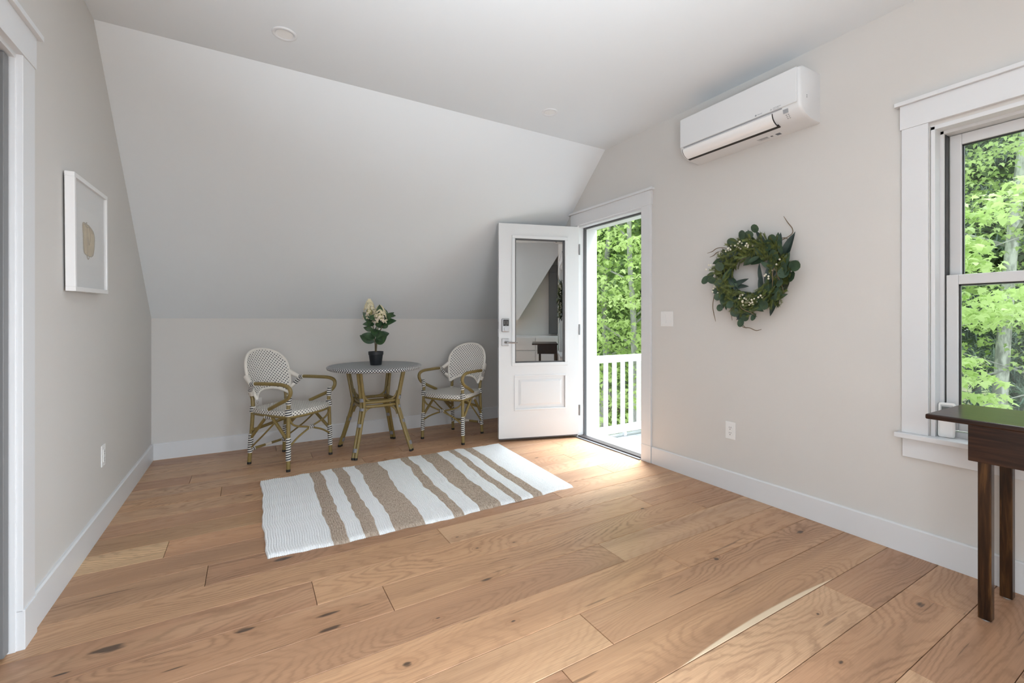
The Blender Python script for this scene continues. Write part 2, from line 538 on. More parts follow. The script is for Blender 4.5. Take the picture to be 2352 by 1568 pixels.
def floor_material():
    m, nt, p = nodes('oiled_white_oak')
    geo = N(nt, 'ShaderNodeNewGeometry')
    inf = N(nt, 'ShaderNodeObjectInfo')
    sp = N(nt, 'ShaderNodeSeparateXYZ')
    nt.links.new(geo.outputs['Position'], sp.inputs[0])
    X, Y = sp.outputs[0], sp.outputs[1]
    rn = inf.outputs['Random']
    # knot influence
    kn = None
    warp = None
    for kx, ky, ax, ay in KNOTS:
        dx = math_(nt, 'DIVIDE', math_(nt, 'SUBTRACT', X, kx), ax)
        dy = math_(nt, 'DIVIDE', math_(nt, 'SUBTRACT', Y, ky), ay)
        d = math_(nt, 'ADD', math_(nt, 'MULTIPLY', dx, dx), math_(nt, 'MULTIPLY', dy, dy))
        kn = d if kn is None else math_(nt, 'MINIMUM', kn, d)
    off = math_(nt, 'MULTIPLY', rn, 57.0)
    xx = math_(nt, 'ADD', X, off)
    halo = math_(nt, 'EXPONENT', math_(nt, 'MULTIPLY', kn, -0.16))

    def coord(sx, sy):
        c = N(nt, 'ShaderNodeCombineXYZ')
        nt.links.new(math_(nt, 'MULTIPLY', xx, sx), c.inputs[0])
        nt.links.new(math_(nt, 'MULTIPLY', Y, sy), c.inputs[1])
        nt.links.new(off, c.inputs[2])
        return c.outputs[0]

    def noise(vec, detail=2.0, rough=0.5, dist=0.0):
        n = N(nt, 'ShaderNodeTexNoise', i_Scale=1.0, i_Detail=detail, i_Roughness=rough, i_Distortion=dist)
        nt.links.new(vec, n.inputs['Vector'])
        return n.outputs[0]
    big = noise(coord(0.75, 3.2), 1.5, 0.45, 0.15)
    mid = noise(coord(3.0, 26.0), 3.0)
    wig = noise(coord(9.0, 55.0), 2.0)
    fine = noise(coord(5.0, 330.0), 3.0)
    tone = noise(coord(0.5, 8.0), 3.0)
    # growth-ring contours, jagged across the grain
    jag = noise(coord(26.0, 60.0), 2.0)
    ph = math_(nt, 'ADD', math_(nt, 'MULTIPLY', big, 44.0), math_(nt, 'ADD', math_(nt, 'MULTIPLY', wig, 0.8), math_(nt, 'ADD', math_(nt, 'MULTIPLY', jag, 0.7), math_(nt, 'MULTIPLY', halo, 2.0))))
    fr = math_(nt, 'FRACT', ph)
    ring = math_(nt, 'EXPONENT', math_(nt, 'MULTIPLY', math_(nt, 'POWER', math_(nt, 'ABSOLUTE', math_(nt, 'SUBTRACT', fr, 0.5)), 2.0), -26.0))
    ringamt = math_(nt, 'MULTIPLY', ring, math_(nt, 'MULTIPLY_ADD', mid, 1.1, 0.0))
    base = mixc(nt, 1.0, inf.outputs['Color'], ramp(nt, rn, [(0.0, (1, 1, 1)), (1.0, (0.93, 0.94, 0.95))]), 'MULTIPLY')
    c = mixc(nt, math_(nt, 'MULTIPLY', ringamt, math_(nt, 'MULTIPLY_ADD', noise(coord(1.0, 4.0), 1.0), 1.7, -0.42, clamp=True), clamp=True), base, srgb(112, 80, 58))
    streak = ramp(nt, tone, [(0.32, 1.0), (0.55, 0.0)])
    c = mixc(nt, math_(nt, 'MULTIPLY', streak, 0.42), c, srgb(128, 94, 72))
    li = ramp(nt, tone, [(0.55, 0.0), (0.78, 1.0)])
    c = mixc(nt, math_(nt, 'MULTIPLY', li, 0.25), c, srgb(222, 188, 150))
    fi = ramp(nt, fine, [(0.40, 1.0), (0.56, 0.0)])
    c = mixc(nt, math_(nt, 'MULTIPLY', fi, 0.20), c, srgb(130, 96, 70))
    crack = ramp(nt, noise(coord(2.2, 48.0), 3.0), [(0.275, 1.0), (0.31, 0.0)])
    c = mixc(nt, math_(nt, 'MULTIPLY', crack, 0.55), c, srgb(84, 60, 44))
    kj = math_(nt, 'ADD', kn, math_(nt, 'MULTIPLY', math_(nt, 'SUBTRACT', wig, 0.5), 2.4))
    h1 = math_(nt, 'MULTIPLY', halo, 0.32)
    c = mixc(nt, h1, c, srgb(140, 98, 68))
    k1 = ramp(nt, kj, [(0.12, 1.0), (0.75, 0.0)])
    c = mixc(nt, math_(nt, 'MULTIPLY', k1, 0.85), c, srgb(62, 50, 42))
    # pale sapwood streak of one board, tapering along the seam at y=0.99
    t = math_(nt, 'DIVIDE', math_(nt, 'SUBTRACT', X, 1.20), 1.05)
    wd = math_(nt, 'MULTIPLY', math_(nt, 'SUBTRACT', 1.0, math_(nt, 'POWER', math_(nt, 'ABSOLUTE', math_(nt, 'MULTIPLY_ADD', t, 2.0, -1.0)), 2.0)), 0.026)
    yy = math_(nt, 'SUBTRACT', Y, 0.9885)
    s1 = math_(nt, 'MULTIPLY', math_(nt, 'GREATER_THAN', yy, 0.0), math_(nt, 'DIVIDE', math_(nt, 'SUBTRACT', wd, yy), 0.006, clamp=True))
    c = mixc(nt, math_(nt, 'MULTIPLY', s1, 0.85, clamp=True), c, srgb(232, 212, 182))
    nt.links.new(c, p.inputs['Base Color'])
    rg = math_(nt, 'MULTIPLY_ADD', ring, 0.10, 0.36)
    nt.links.new(rg, p.inputs['Roughness'])
    p.inputs['Specular IOR Level'].default_value = 0.45
    b = N(nt, 'ShaderNodeBump', i_Strength=0.16, i_Distance=0.001)
    hh = math_(nt, 'ADD', math_(nt, 'MULTIPLY', fine, 0.5), math_(nt, 'MULTIPLY', ring, -0.7))
    nt.links.new(hh, b.inputs['Height'])
    nt.links.new(b.outputs[0], p.inputs['Normal'])
    return m


M['oak'] = floor_material()


def dark_wood(name, axis, c1, c2, c3):
    m, nt, p = nodes(name)
    tc = N(nt, 'ShaderNodeTexCoord')
    sc = {'x': (4, 60, 60), 'y': (60, 4, 60), 'z': (60, 60, 5)}[axis]
    mp = N(nt, 'ShaderNodeMapping', i_Scale=sc)
    nt.links.new(tc.outputs['Object'], mp.inputs[0])
    a = N(nt, 'ShaderNodeTexNoise', i_Scale=1.0, i_Detail=4.0, i_Distortion=0.6)
    nt.links.new(mp.outputs[0], a.inputs['Vector'])
    b2 = N(nt, 'ShaderNodeTexNoise', i_Scale=0.25, i_Detail=2.0)
    nt.links.new(mp.outputs[0], b2.inputs['Vector'])
    c = ramp(nt, a.outputs[0], [(0.35, c1), (0.5, c2), (0.68, c3)])
    c = mixc(nt, math_(nt, 'MULTIPLY', b2.outputs[0], 0.6), c, c1)
    nt.links.new(c, p.inputs['Base Color'])
    p.inputs['Roughness'].default_value = 0.28
    p.inputs['Specular IOR Level'].default_value = 0.32
    b = N(nt, 'ShaderNodeBump', i_Strength=0.12, i_Distance=0.001)
    nt.links.new(a.outputs[0], b.inputs['Height'])
    nt.links.new(b.outputs[0], p.inputs['Normal'])
    return m


M['walnut_top'] = dark_wood('dark_stained_tabletop', 'y', (0.014, 0.0055, 0.003), (0.036, 0.014, 0.007), (0.075, 0.030, 0.014))
M['walnut_leg'] = dark_wood('dark_stained_oak_leg', 'z', (0.014, 0.006, 0.003), (0.045, 0.019, 0.007), (0.15, 0.07, 0.022))


def rug_material():
    m, nt, p = nodes('striped_cotton_and_jute')
    uv = N(nt, 'ShaderNodeUVMap')
    sp = N(nt, 'ShaderNodeSeparateXYZ')
    nt.links.new(uv.outputs[0], sp.inputs[0])
    X, Y = sp.outputs[0], sp.outputs[1]
    n1 = N(nt, 'ShaderNodeTexNoise', i_Scale=2.6, i_Detail=2.0)
    nt.links.new(uv.outputs[0], n1.inputs['Vector'])
    xs = math_(nt, 'MULTIPLY_ADD', math_(nt, 'SUBTRACT', n1.outputs[0], 0.5), 0.035, X)
    bounds = [(0.300, 0.378), (0.459, 0.536), (0.620, 0.785), (0.955, 1.021), (1.126, 1.268), (1.370, 1.422), (1.506, 1.580)]
    f = None
    for a, b in bounds:
        k = math_(nt, 'MULTIPLY', math_(nt, 'GREATER_THAN', xs, a), math_(nt, 'LESS_THAN', xs, b))
        f = k if f is None else math_(nt, 'MAXIMUM', f, k)
    mp = N(nt, 'ShaderNodeMapping', i_Scale=(330, 40, 1))
    nt.links.new(uv.outputs[0], mp.inputs[0])
    n2 = N(nt, 'ShaderNodeTexNoise', i_Scale=1.0, i_Detail=3.0)
    nt.links.new(mp.outputs[0], n2.inputs['Vector'])
    mp3 = N(nt, 'ShaderNodeMapping', i_Scale=(150, 220, 1))
    nt.links.new(uv.outputs[0], mp3.inputs[0])
    n3 = N(nt, 'ShaderNodeTexNoise', i_Scale=1.0, i_Detail=2.0)
    nt.links.new(mp3.outputs[0], n3.inputs['Vector'])
    jute = ramp(nt, n2.outputs[0], [(0.3, srgb(140, 124, 110)), (0.5, srgb(194, 178, 162)), (0.7, srgb(224, 210, 194))])
    jute = mixc(nt, math_(nt, 'MULTIPLY', n3.outputs[0], 0.45), jute, srgb(152, 134, 119))
    white = ramp(nt, n3.outputs[0], [(0.3, srgb(226, 228, 229)), (0.6, srgb(247, 249, 250))])
    nt.links.new(mixc(nt, f, white, jute), p.inputs['Base Color'])
    p.inputs['Roughness'].default_value = 0.9
    p.inputs['Specular IOR Level'].default_value = 0.15
    b = N(nt, 'ShaderNodeBump', i_Strength=0.6, i_Distance=0.003)
    nt.links.new(math_(nt, 'ADD', n2.outputs[0], n3.outputs[0]), b.inputs['Height'])
    nt.links.new(b.outputs[0], p.inputs['Normal'])
    return m


M['rug'] = rug_material()

# ------------------------------------------------------------------ room shell
XL, XR = -0.695, 2.778            # finished wall faces
YB = 4.632                        # knee wall face
ZC, YC, ZK = 2.687, 3.076, 1.157  # ceiling, crease, knee height
YE = -4.60                        # far rear wall
TH = 0.15


def zs(y):
    """underside of the sloped ceiling at y"""
    return min(ZC, ZK + (YB - y) * (ZC - ZK) / (YB - YC))


def struct(o, kind='structure'):
    o['kind'] = kind
    return o


# floor slab + planks (children)
fl = struct(MB().box(XL - .3, YE - .2, -0.16, XR + .02, YB + .15, -0.016).build('floor', plain('dark_subfloor', (0.05, 0.035, 0.025), 0.9)))
joints = {0: [2.385], 1: [2.13], 2: [0.875], 3: [1.103], 4: [1.74], 5: [1.53], 6: [0.489, 2.39], 7: [0.232, 2.14], 8: [0.882],
          9: [-0.168, 1.73], 10: [0.95, 2.35], 11: [-0.36, 1.45], 12: [0.70, 2.3], 13: [0.15, 1.9], 14: [1.2, 2.45], 15: [-0.166, 1.75],
          16: [0.80, 2.2], 17: [-0.368, 1.15], 18: [0.45, 1.9], 19: [1.4], 20: [0.2, 2.1]}
PW, Y0 = 0.1902, 0.6065
g = 0.0010
k0 = int(math.floor((YE - Y0) / PW))
k1 = int(math.ceil((YB - Y0) / PW))
prand = random.Random(3)
TONE_SET = [(190, 152, 122), (198, 162, 130), (184, 146, 117), (202, 168, 138), (178, 140, 113), (194, 156, 124)]
TONES = {(11, -0.69): (222, 190, 152), (10, -0.69): (176, 140, 112), (12, -0.69): (176, 142, 110), (11, -0.36): (204, 160, 126), (9, -0.69): (176, 142, 114), (8, -0.69): (166, 128, 104), (15, -0.69): (200, 160, 124)}
for k in range(k0, k1):
    ya, yb = Y0 + k * PW, min(Y0 + (k + 1) * PW, YB - 0.002)
    js = joints.get(k)
    if js is None:
        a = prand.uniform(-0.4, 1.0)
        js = [a, a + prand.uniform(1.2, 1.8)]
    # the row nearest the doorway of the left wall runs on into it
    xa = XL + 0.002 if not (1.25 < 0.5 * (ya + yb) < 2.30) else XL - 0.28
    xs_ = [xa] + [j for j in js if j < XR - 0.1] + [XR - 0.002]
    for a, b in zip(xs_[:-1], xs_[1:]):
        mb = MB()
        c = 0.0013
        x0, x1, y0, y1 = a + g, b - g, ya + g, yb - g
        n = 0
        mb.v = [(x0, y0, -0.016), (x1, y0, -0.016), (x1, y1, -0.016), (x0, y1, -0.016),
                (x0, y0, -c), (x1, y0, -c), (x1, y1, -c), (x0, y1, -c),
                (x0 + c, y0 + c, 0), (x1 - c, y0 + c, 0), (x1 - c, y1 - c, 0), (x0 + c, y1 - c, 0)]
        for q in ((8, 9, 10, 11), (4, 5, 9, 8), (5, 6, 10, 9), (6, 7, 11, 10), (7, 4, 8, 11), (0, 1, 5, 4), (1, 2, 6, 5), (2, 3, 7, 6), (3, 0, 4, 7)):
            mb.face(q)
        pk = mb.build('plank', M['oak'], fl)
        tn = TONES.get((k, round(a, 2)), prand.choice(TONE_SET))
        pk.color = (*[min(1, v * q) for v, q in zip(srgb(*tn), (1.06, 1.0, 0.92))], 1)

# right wall, pieces in the y-z plane around window_1 and door_1
wR = MB()
DA, DB, DT = 2.626, 3.450, 2.052      # door opening
WA, WB_, WZ0, WZ1 = -0.030, 0.811, 0.560, 2.040  # window opening
x0, x1 = XR, XR + TH


def yz(mb, poly, a=x0, b=x1):
    mb.prism(poly, 'x', a, b)


hA, hB, hT = DA - .028, DB + .028, DT + .028       # rough openings, filled by the jambs
vA, vB, vT = WA - .018, WB_ + .018, WZ1 + .012
yz(wR, [(YE, -.1), (-1.08, -.1), (-1.08, ZC + .1), (YE, ZC + .1)])
yz(wR, [(-1.08, -.1), (-0.24, -.1), (-0.24, .55), (-1.08, .55)])
yz(wR, [(-1.08, 2.0), (-0.24, 2.0), (-0.24, ZC + .1), (-1.08, ZC + .1)])
yz(wR, [(-0.24, -.1), (vA, -.1), (vA, ZC + .1), (-0.24, ZC + .1)])
yz(wR, [(vA, -.1), (vB, -.1), (vB, WZ0), (vA, WZ0)])
yz(wR, [(vA, vT), (vB, vT), (vB, ZC + .1), (vA, ZC + .1)])
yz(wR, [(vB, -.1), (hA, -.1), (hA, ZC + .1), (vB, ZC + .1)])
yz(wR, [(hA, hT), (hB, hT), (hB, zs(hB) + .1), (YC, ZC + .1), (hA, ZC + .1)])
yz(wR, [(hB, -.1), (YB + TH, -.1), (YB + TH, ZK + .06), (hB, zs(hB) + .1)])
struct(wR.build('wall_right', M['wall']))

# left wall with its doorway, and a hole for the added rear window
LA, LB, LT = 1.375, 2.185, 2.040
wL = MB()
a_, b_ = XL - TH, XL
yz(wL, [(YE, -.1), (-1.8, -.1), (-1.8, ZC + .1), (YE, ZC + .1)], a_, b_)
yz(wL, [(-1.8, -.1), (-0.3, -.1), (-0.3, .5), (-1.8, .5)], a_, b_)
yz(wL, [(-1.8, 2.0), (-0.3, 2.0), (-0.3, ZC + .1), (-1.8, ZC + .1)], a_, b_)
yz(wL, [(-0.3, -.1), (LA, -.1), (LA, ZC + .1), (-0.3, ZC + .1)], a_, b_)
yz(wL, [(LA, LT), (LB, LT), (LB, ZC + .1), (LA, ZC + .1)], a_, b_)
yz(wL, [(LB, -.1), (YB + TH, -.1), (YB + TH, ZK + .05), (YC, ZC + .1), (LB, ZC + .1)], a_, b_)
struct(wL.build('wall_left', M['wall']))

struct(MB().box(XL - TH, YB, -.1, XR + TH, YB + TH, ZK).build('wall_back', M['wall']))
wr = MB()
wr.box(XL - TH, YE - TH, -.1, -0.60, YE, ZC + .1)
wr.box(1.30, YE - TH, -.1, XR + TH, YE, ZC + .1)
wr.box(-0.60, YE - TH, -.1, 1.30, YE, .5)
wr.box(-0.60, YE - TH, 2.0, 1.30, YE, ZC + .1)
struct(wr.build('wall_rear', M['wall']))

# ceiling: flat part, front slope; profile extruded along x
prof = [(YE - TH, ZC), (YC, ZC), (YB + TH, ZK - TH * (ZC - ZK) / (YB - YC)), (YB + TH, ZK + .12), (YC + .05, ZC + .15), (YE - TH, ZC + .15)]
struct(MB().prism(prof, 'x', XL - TH, XR + TH).build('ceiling', M['ceil']))
# return wall and boxed-in slope, made up to shape the door glass reflection
struct(MB().box(1.45, -1.32, 0, XR + .02, -1.20, ZC + .02).build('added_return_wall', M['wall']))
struct(MB().prism([(1.45, 1.16), (1.99, 1.16), (XR, 2.43), (XR, ZC + .01), (1.45, ZC + .01)], 'y', -1.20, -1.02).build('added_bulkhead', M['ceil']))

# hallway beyond the left doorway
hl = MB()
hl.box(-2.2, 0.9, -.1, -2.1, 2.7, 2.5)
hl.box(-2.2, 0.8, -.1, XL - TH, 0.9, 2.5)
hl.box(-2.2, 2.7, -.1, XL - TH, 2.8, 2.5)
hl.box(-2.2, 0.8, 2.5, XL - TH, 2.8, 2.6)
struct(hl.build('wall_hall', M['wall']))
struct(MB().box(-2.2, 0.8, -.1, XL - .29, 2.8, 0.0).build('floor_hall', M['oak']))

# ------------------------------------------------------------------ baseboards and casings
BH = 0.133


def baseboard(name, poly, axis, a, b):
    struct(MB().prism(poly, axis, a, b).build(name, M['trim']))


baseboard('baseboard_back', [(YB, 0), (YB, BH), (YB - .009, BH), (YB - .015, BH - .006), (YB - .015, 0)], 'x', XL + .015, XR)
pr = [(XR, 0), (XR, BH), (XR - .009, BH), (XR - .015, BH - .006), (XR - .015, 0)]
baseboard('baseboard_right', pr, 'y', YE, DA - .106)
baseboard('baseboard_right_far', pr, 'y', DB + .11, YB - .015)
pl = [(XL, 0), (XL, BH), (XL + .009, BH), (XL + .015, BH - .006), (XL + .015, 0)]
baseboard('baseboard_left', pl, 'y', LB + .10, YB - .015)
baseboard('baseboard_left_near', pl, 'y', YE, LA - .10)


def part_box(name, parent, *b, mat='trim', bevel=0.0015):
    return box_obj(name, M[mat], *b, parent=parent, bevel=bevel)


def casing(trim, X, sgn, ya, yb, z0, zt, w=0.100, ear=0.0):
    """trim around an opening in an x-wall; sgn -1: room is on the -x side"""
    t = 0.019 * sgn
    part_box('side_casing', trim, X, ya - w, z0, X + t, ya, zt)
    part_box('side_casing', trim, X, yb, z0, X + t, yb + w, zt)
    part_box('head_casing', trim, X, ya - w - .006, zt, X + t * 1.15, yb + w + .006, zt + .115)
    part_box('head_cap', trim, X, ya - w - .024, zt + .115, X + t * 1.9, yb + w + .024, zt + .135)


# front door trim
t1 = struct(empty('trim_1', (0, 0, 0)))
casing(t1, XR, -1, DA, DB, BH, 2.066)
for ya in (DA - .103, DB - .0):
    part_box('plinth_block', t1, XR, ya, 0, XR - .022, ya + .103, BH + .004)
# left doorway trim
t2 = struct(empty('trim_2', (0, 0, 0)))
casing(t2, XL, 1, LA, LB, BH, 2.052)
for ya in (LA - .102, LB - .0):
    part_box('plinth_block', t2, XL, ya, 0, XL + .024, ya + .102, BH + .004)
part_box('jamb', t2, XL - TH - .01, LB - .004, 0, XL + .002, LB + .02, LT)
part_box('jamb', t2, XL - TH - .01, LA - .02, 0, XL + .002, LA + .004, LT)
part_box('head_jamb', t2, XL - TH - .01, LA - .02, LT - .004, XL + .002, LB + .02, LT + .02)

# added leaf in the left doorway; its grey paints in the jamb's shade
d3 = struct(empty('shade_door', (XL - .012, LB - .012, 0.012), R(180)))
M['shadegrey'] = plain('jamb_shade_grey', (0.175, 0.177, 0.18), 0.45)
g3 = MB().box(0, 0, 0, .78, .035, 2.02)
g3.build('slab', M['shadegrey'], d3, bevel=0.002)
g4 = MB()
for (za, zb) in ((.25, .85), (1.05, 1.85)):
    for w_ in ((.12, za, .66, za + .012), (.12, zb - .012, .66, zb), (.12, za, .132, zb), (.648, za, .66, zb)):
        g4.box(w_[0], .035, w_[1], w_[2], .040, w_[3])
g4.build('panel_moulding', M['shadegrey'], d3)

# ------------------------------------------------------------------ front door frame (setting) and slab (setting door_1)
d1 = struct(empty('door_1', (0, 0, 0)))
XO = 3.005
part_box('jamb', d1, XR - .001, DB, -0.02, XO, DB + .03, DT + .02)
part_box('jamb', d1, XR - .001, DA - .03, -0.02, XO, DA + .002, DT + .02)
part_box('head_jamb', d1, XR - .001, DA - .03, DT - .004, XO, DB + .03, DT + .03)
part_box('weatherstrip', d1, XR + .055, DB - .012, 0.0, XR + .085, DB + .001, DT - .004, mat='gasket', bevel=0)
part_box('weatherstrip', d1, XR + .055, DA + .001, DT - .016, XR + .085, DB - .012, DT - .003, mat='gasket', bevel=0)
part_box('weatherstrip', d1, XR + .055, DA + .001, 0.0, XR + .085, DA + .008, DT - .016, mat='gasket', bevel=0)
part_box('threshold', d1, XR - .012, DA - .002, -0.002, XR + .060, DB + .002, 0.020, mat='bronze', bevel=0.004)
part_box('threshold_lip', d1, XR - .040, DA + .002, -0.001, XR - .013, DB - .002, 0.010, mat='gasket', bevel=0.003)
part_box('sill_pan', d1, XR + .058, DA - .002, -0.09, XO + .06, DB + .002, 0.004, mat='alu', bevel=0.002)

# the slab swings on its far jamb until its top edge meets the roof slope
hinge = Vector((2.768, 3.442, 0.032))
free = Vector((2.006, 3.672, 0.032))
ang = math.atan2((hinge - free).y, (hinge - free).x)
slab = empty('door_2', tuple(free), ang)
struct(slab)
DW, DH, DTk = (hinge - free).length, 2.020, 0.044
# local: x from free edge to hinge, y=0 is the camera-side (outdoor) face, +y away
gx0, gx1, gz0, gz1 = 0.155, 0.652, 0.708, 1.883
px0, px1, pz0, pz1 = 0.148, 0.668, 0.255, 0.592
sl = MB()
for b in ((0, 0, gx0, DH), (gx1, 0, DW, DH), (gx0, gz1, gx1, DH), (gx0, pz1, gx1, gz0), (gx0, 0, gx1, pz0)):
    sl.box(b[0], 0, b[1], b[2], DTk, b[3])
sl.box(gx0 - .0, 0.010, pz0, gx1, DTk - .010, pz1)
sl.build('slab', M['doorw'], slab)
# side fillers where the panel is wider than the glass
lf = MB()
for (fa, fb, fc, fd) in ((gx0 - .030, gz0 - .030, gx1 + .030, gz0), (gx0 - .030, gz1, gx1 + .030, gz1 + .030), (gx0 - .030, gz0, gx0, gz1), (gx1, gz0, gx1 + .030, gz1)):
    lf.box(fa, -0.009, fb, fc, DTk + .009, fd)
lf.build('lite_frame', M['doorw'], slab, bevel=0.003)
gk = MB()
for (fa, fb, fc, fd) in ((gx0, gz0, gx1, gz0 + .012), (gx0, gz1 - .014, gx1, gz1), (gx0, gz0, gx0 + .011, gz1), (gx1 - .016, gz0, gx1, gz1)):
    gk.box(fa, 0.004, fb, fc, DTk - .004, fd)
gk.build('glazing_spacer', M['gasket'], slab)
MB().box(gx0 + .002, 0.013, gz0 + .002, gx1 - .002, 0.017, gz1 - .002).build('glass_pane', M['doorglass'], slab)


def raised_panel(a, b, c, d, y, s):
    """moulded panel: a groove and a raised field (s=-1 towards the camera side)"""
    mb = MB()
    steps = [(0.0, 0.004), (0.010, 0.006), (0.018, -0.001), (0.026, -0.004), (0.050, -0.004), (0.066, 0.002)]
    rings = []
    for ins, dy in steps:
        n = len(mb.v)
        yy = y + dy * (-s)
        mb.v += [(a + ins, yy, b + ins), (c - ins, yy, b + ins), (c - ins, yy, d - ins), (a + ins, yy, d - ins)]
        rings.append(n)
    for r0, r1 in zip(rings[:-1], rings[1:]):
        for k in range(4):
            k2 = (k + 1) % 4
            mb.face((r0 + k, r0 + k2, r1 + k2, r1 + k))
    r = rings[-1]
    mb.face((r, r + 1, r + 2, r + 3))
    return mb


def moulded(parent, a, b, c, d):
    mb = MB()
    # outer bead frame, standing 5 mm proud
    w = 0.016
    for (fa, fb, fc, fd) in ((a, b, c, b + w), (a, d - w, c, d), (a, b + w, a + w, d - w), (c - w, b + w, c, d - w)):
        mb.box(fa, -0.006, fb, fc, DTk + .006, fd)
    mb.build('panel_moulding', M['doorw'], parent, bevel=0.004)
    f = MB()
    i1, i2 = 0.046, 0.066
    n = 0
    A = [(a + i1, 0.0085, b + i1), (c - i1, 0.0085, b + i1), (c - i1, 0.0085, d - i1), (a + i1, 0.0085, d - i1)]
    Bq = [(a + i2, -0.001, b + i2), (c - i2, -0.001, b + i2), (c - i2, -0.001, d - i2), (a + i2, -0.001, d - i2)]
    Cq = [(p[0], 0.0112, p[2]) for p in A]
    f.v = Cq + A + Bq
    for k in range(4):
        k2 = (k + 1) % 4
        f.face((k, k2, 4 + k2, 4 + k))
        f.face((4 + k, 4 + k2, 8 + k2, 8 + k))
    f.face((8, 9, 10, 11))
    f.face((3, 2, 1, 0))
    f.build('raised_panel', M['doorw'], parent)


moulded(slab, px0, pz0, px1, pz1)
# hinges on the hinge edge
for z in (0.235, 1.02, 1.80):
    hb = MB()
    hb.box(DW - .001, 0.004, z - .05, DW + .0035, DTk - .004, z + .05)
    hb.tube([(DW + .008, -0.004, z - .052), (DW + .008, -0.004, z + .052)], 0.0075, seg=10, smooth=0)
    for q in (-.03, 0, .03):
        hb.ball((DW - .0, .012, z + q), 0.0045, 6, 4)
    hg = hb.build('hinge', M['chrome'], slab, smooth=True)
# keypad lock and lever
zk = 1.063
kp = MB().box(0.024, -0.024, zk - .062, 0.098, 0.0, zk + .062).build('keypad_lock', M['chrome'], slab, bevel=0.006)
MB().box(0.036, -0.026, zk - .006, 0.090, -0.0235, zk + .052).build('keypad', M['black'], kp, bevel=0.001)
for i in range(10):
    r_, c_ = divmod(i, 3)
    if i == 9:
        c_ = 1
    cx, cz = 0.047 + c_ * 0.016, zk + .036 - r_ * 0.0115
    MB().ball((cx, -0.0262, cz), 0.0024, 6, 4).build('key', M['plastic'], kp)
MB().tube([(0.063, -0.040, zk - .035), (0.063, -0.024, zk - .035)], 0.019, seg=20, smooth=0).build('thumb_turn', M['chrome'], kp, smooth=True)
zl = 0.905
lv = MB().box(0.026, -0.010, zl - .034, 0.094, 0.0, zl + .034).build('lever_plate', M['chrome'], slab, bevel=0.003)
MB().tube([(0.060, -0.012, zl), (0.060, -0.050, zl), (0.072, -0.062, zl - .001), (0.11, -0.063, zl - .003), (0.165, -0.060, zl - .004)], [0.012, 0.011, 0.0095, 0.0075, 0.007], seg=10).build('lever', M['chrome'], lv, smooth=True)
MB().box(-0.0015, 0.010, zl - .05, 0.0005, 0.034, zl + .05).build('latch_plate', M['chrome'], slab)
MB().box(-0.0015, 0.010, zk - .035, 0.0005, 0.034, zk + .035).build('bolt_plate', M['chrome'], slab)
MB().box(0.01, 0.004, -0.012, DW - .01, DTk - .004, 0.0).build('door_sweep', M['gasket'], slab)

# ------------------------------------------------------------------ window_1
w1 = struct(empty('window_1', (0, 0, 0)))
t3 = struct(empty('trim_3', (0, 0, 0)))
casing(t3, XR, -1, WA - .020, WB_ + .020, 0.592, 2.070)
part_box('stool', t3, XR - .050, WA - .145, 0.568, 2.852, WB_ + .140, 0.592, bevel=0.003)
part_box('apron', t3, XR, WA - .118, 0.475, XR - .019, WB_ + .117, 0.568)
part_box('jamb_extension', t3, XR - .002, WB_ - .000, 0.592, 2.852, WB_ + .016, 2.05)
part_box('jamb_extension', t3, XR - .002, WA - .016, 0.592, 2.852, WA, 2.05)
part_box('head_extension', t3, XR - .002, WA - .016, 2.034, 2.852, WB_ + .016, 2.054)
# unit frame
part_box('frame_jamb', w1, 2.838, WB_ - .014, 0.592, 2.985, WB_ + .02, 2.05, mat='vinyl')
part_box('frame_jamb', w1, 2.838, WA - .02, 0.592, 2.985, WA + .014, 2.05, mat='vinyl')
part_box('frame_head', w1, 2.838, WA, 2.020, 2.985, WB_, 2.05, mat='vinyl')
part_box('frame_sill', w1, 2.838, WA, 0.570, 3.02, WB_, 0.618, mat='vinyl')
part_box('track_gap', w1, 2.850, WB_ - .0175, 0.62, 2.894, WB_ - .0138, 2.018, mat='black', bevel=0)


def sash(name, xa, xb, za, zb, rail_b, rail_t, gl):
    y0_, y1_ = WA + .016, WB_ - .018
    st = 0.042
    e = MB()
    e.box(xa, y0_, za, xb, y0_ + st, zb)
    e.box(xa, y1_ - st, za, xb, y1_, zb)
    e.box(xa, y0_ + st, za, xb, y1_ - st, za + rail_b)
    e.box(xa, y0_ + st, zb - rail_t, xb, y1_ - st, zb)
    s_ = e.build(name, M['vinyl'], w1, bevel=0.003)
    bd = MB()
    q = 0.006
    xm = 0.5 * (xa + xb)
    for (fa, fb, fc, fd) in ((y0_ + st, za + rail_b, y1_ - st, za + rail_b + q), (y0_ + st, zb - rail_t - q, y1_ - st, zb - rail_t),
                             (y0_ + st, za + rail_b, y0_ + st + q, zb - rail_t), (y1_ - st - q, za + rail_b, y1_ - st, zb - rail_t)):
        bd.box(xm - .006, fa, fb, xm + .006, fc, fd)
    bd.build('glazing_bead', M['black'], s_)
    MB().box(xm - .002, y0_ + st - .003, za + rail_b - .003, xm + .002, y1_ - st + .003, zb - rail_t + .003).build('pane', M['glass'], s_)
    return s_


sash('lower_sash', 2.850, 2.884, 0.624, 1.352, 0.055, 0.046, 0)
sash('upper_sash', 2.894, 2.928, 1.300, 2.018, 0.046, 0.050, 0)
MB().box(2.844, 0.37, 1.350, 2.872, 0.43, 1.366).build('sash_lock', M['vinyl'], w1, bevel=0.003)

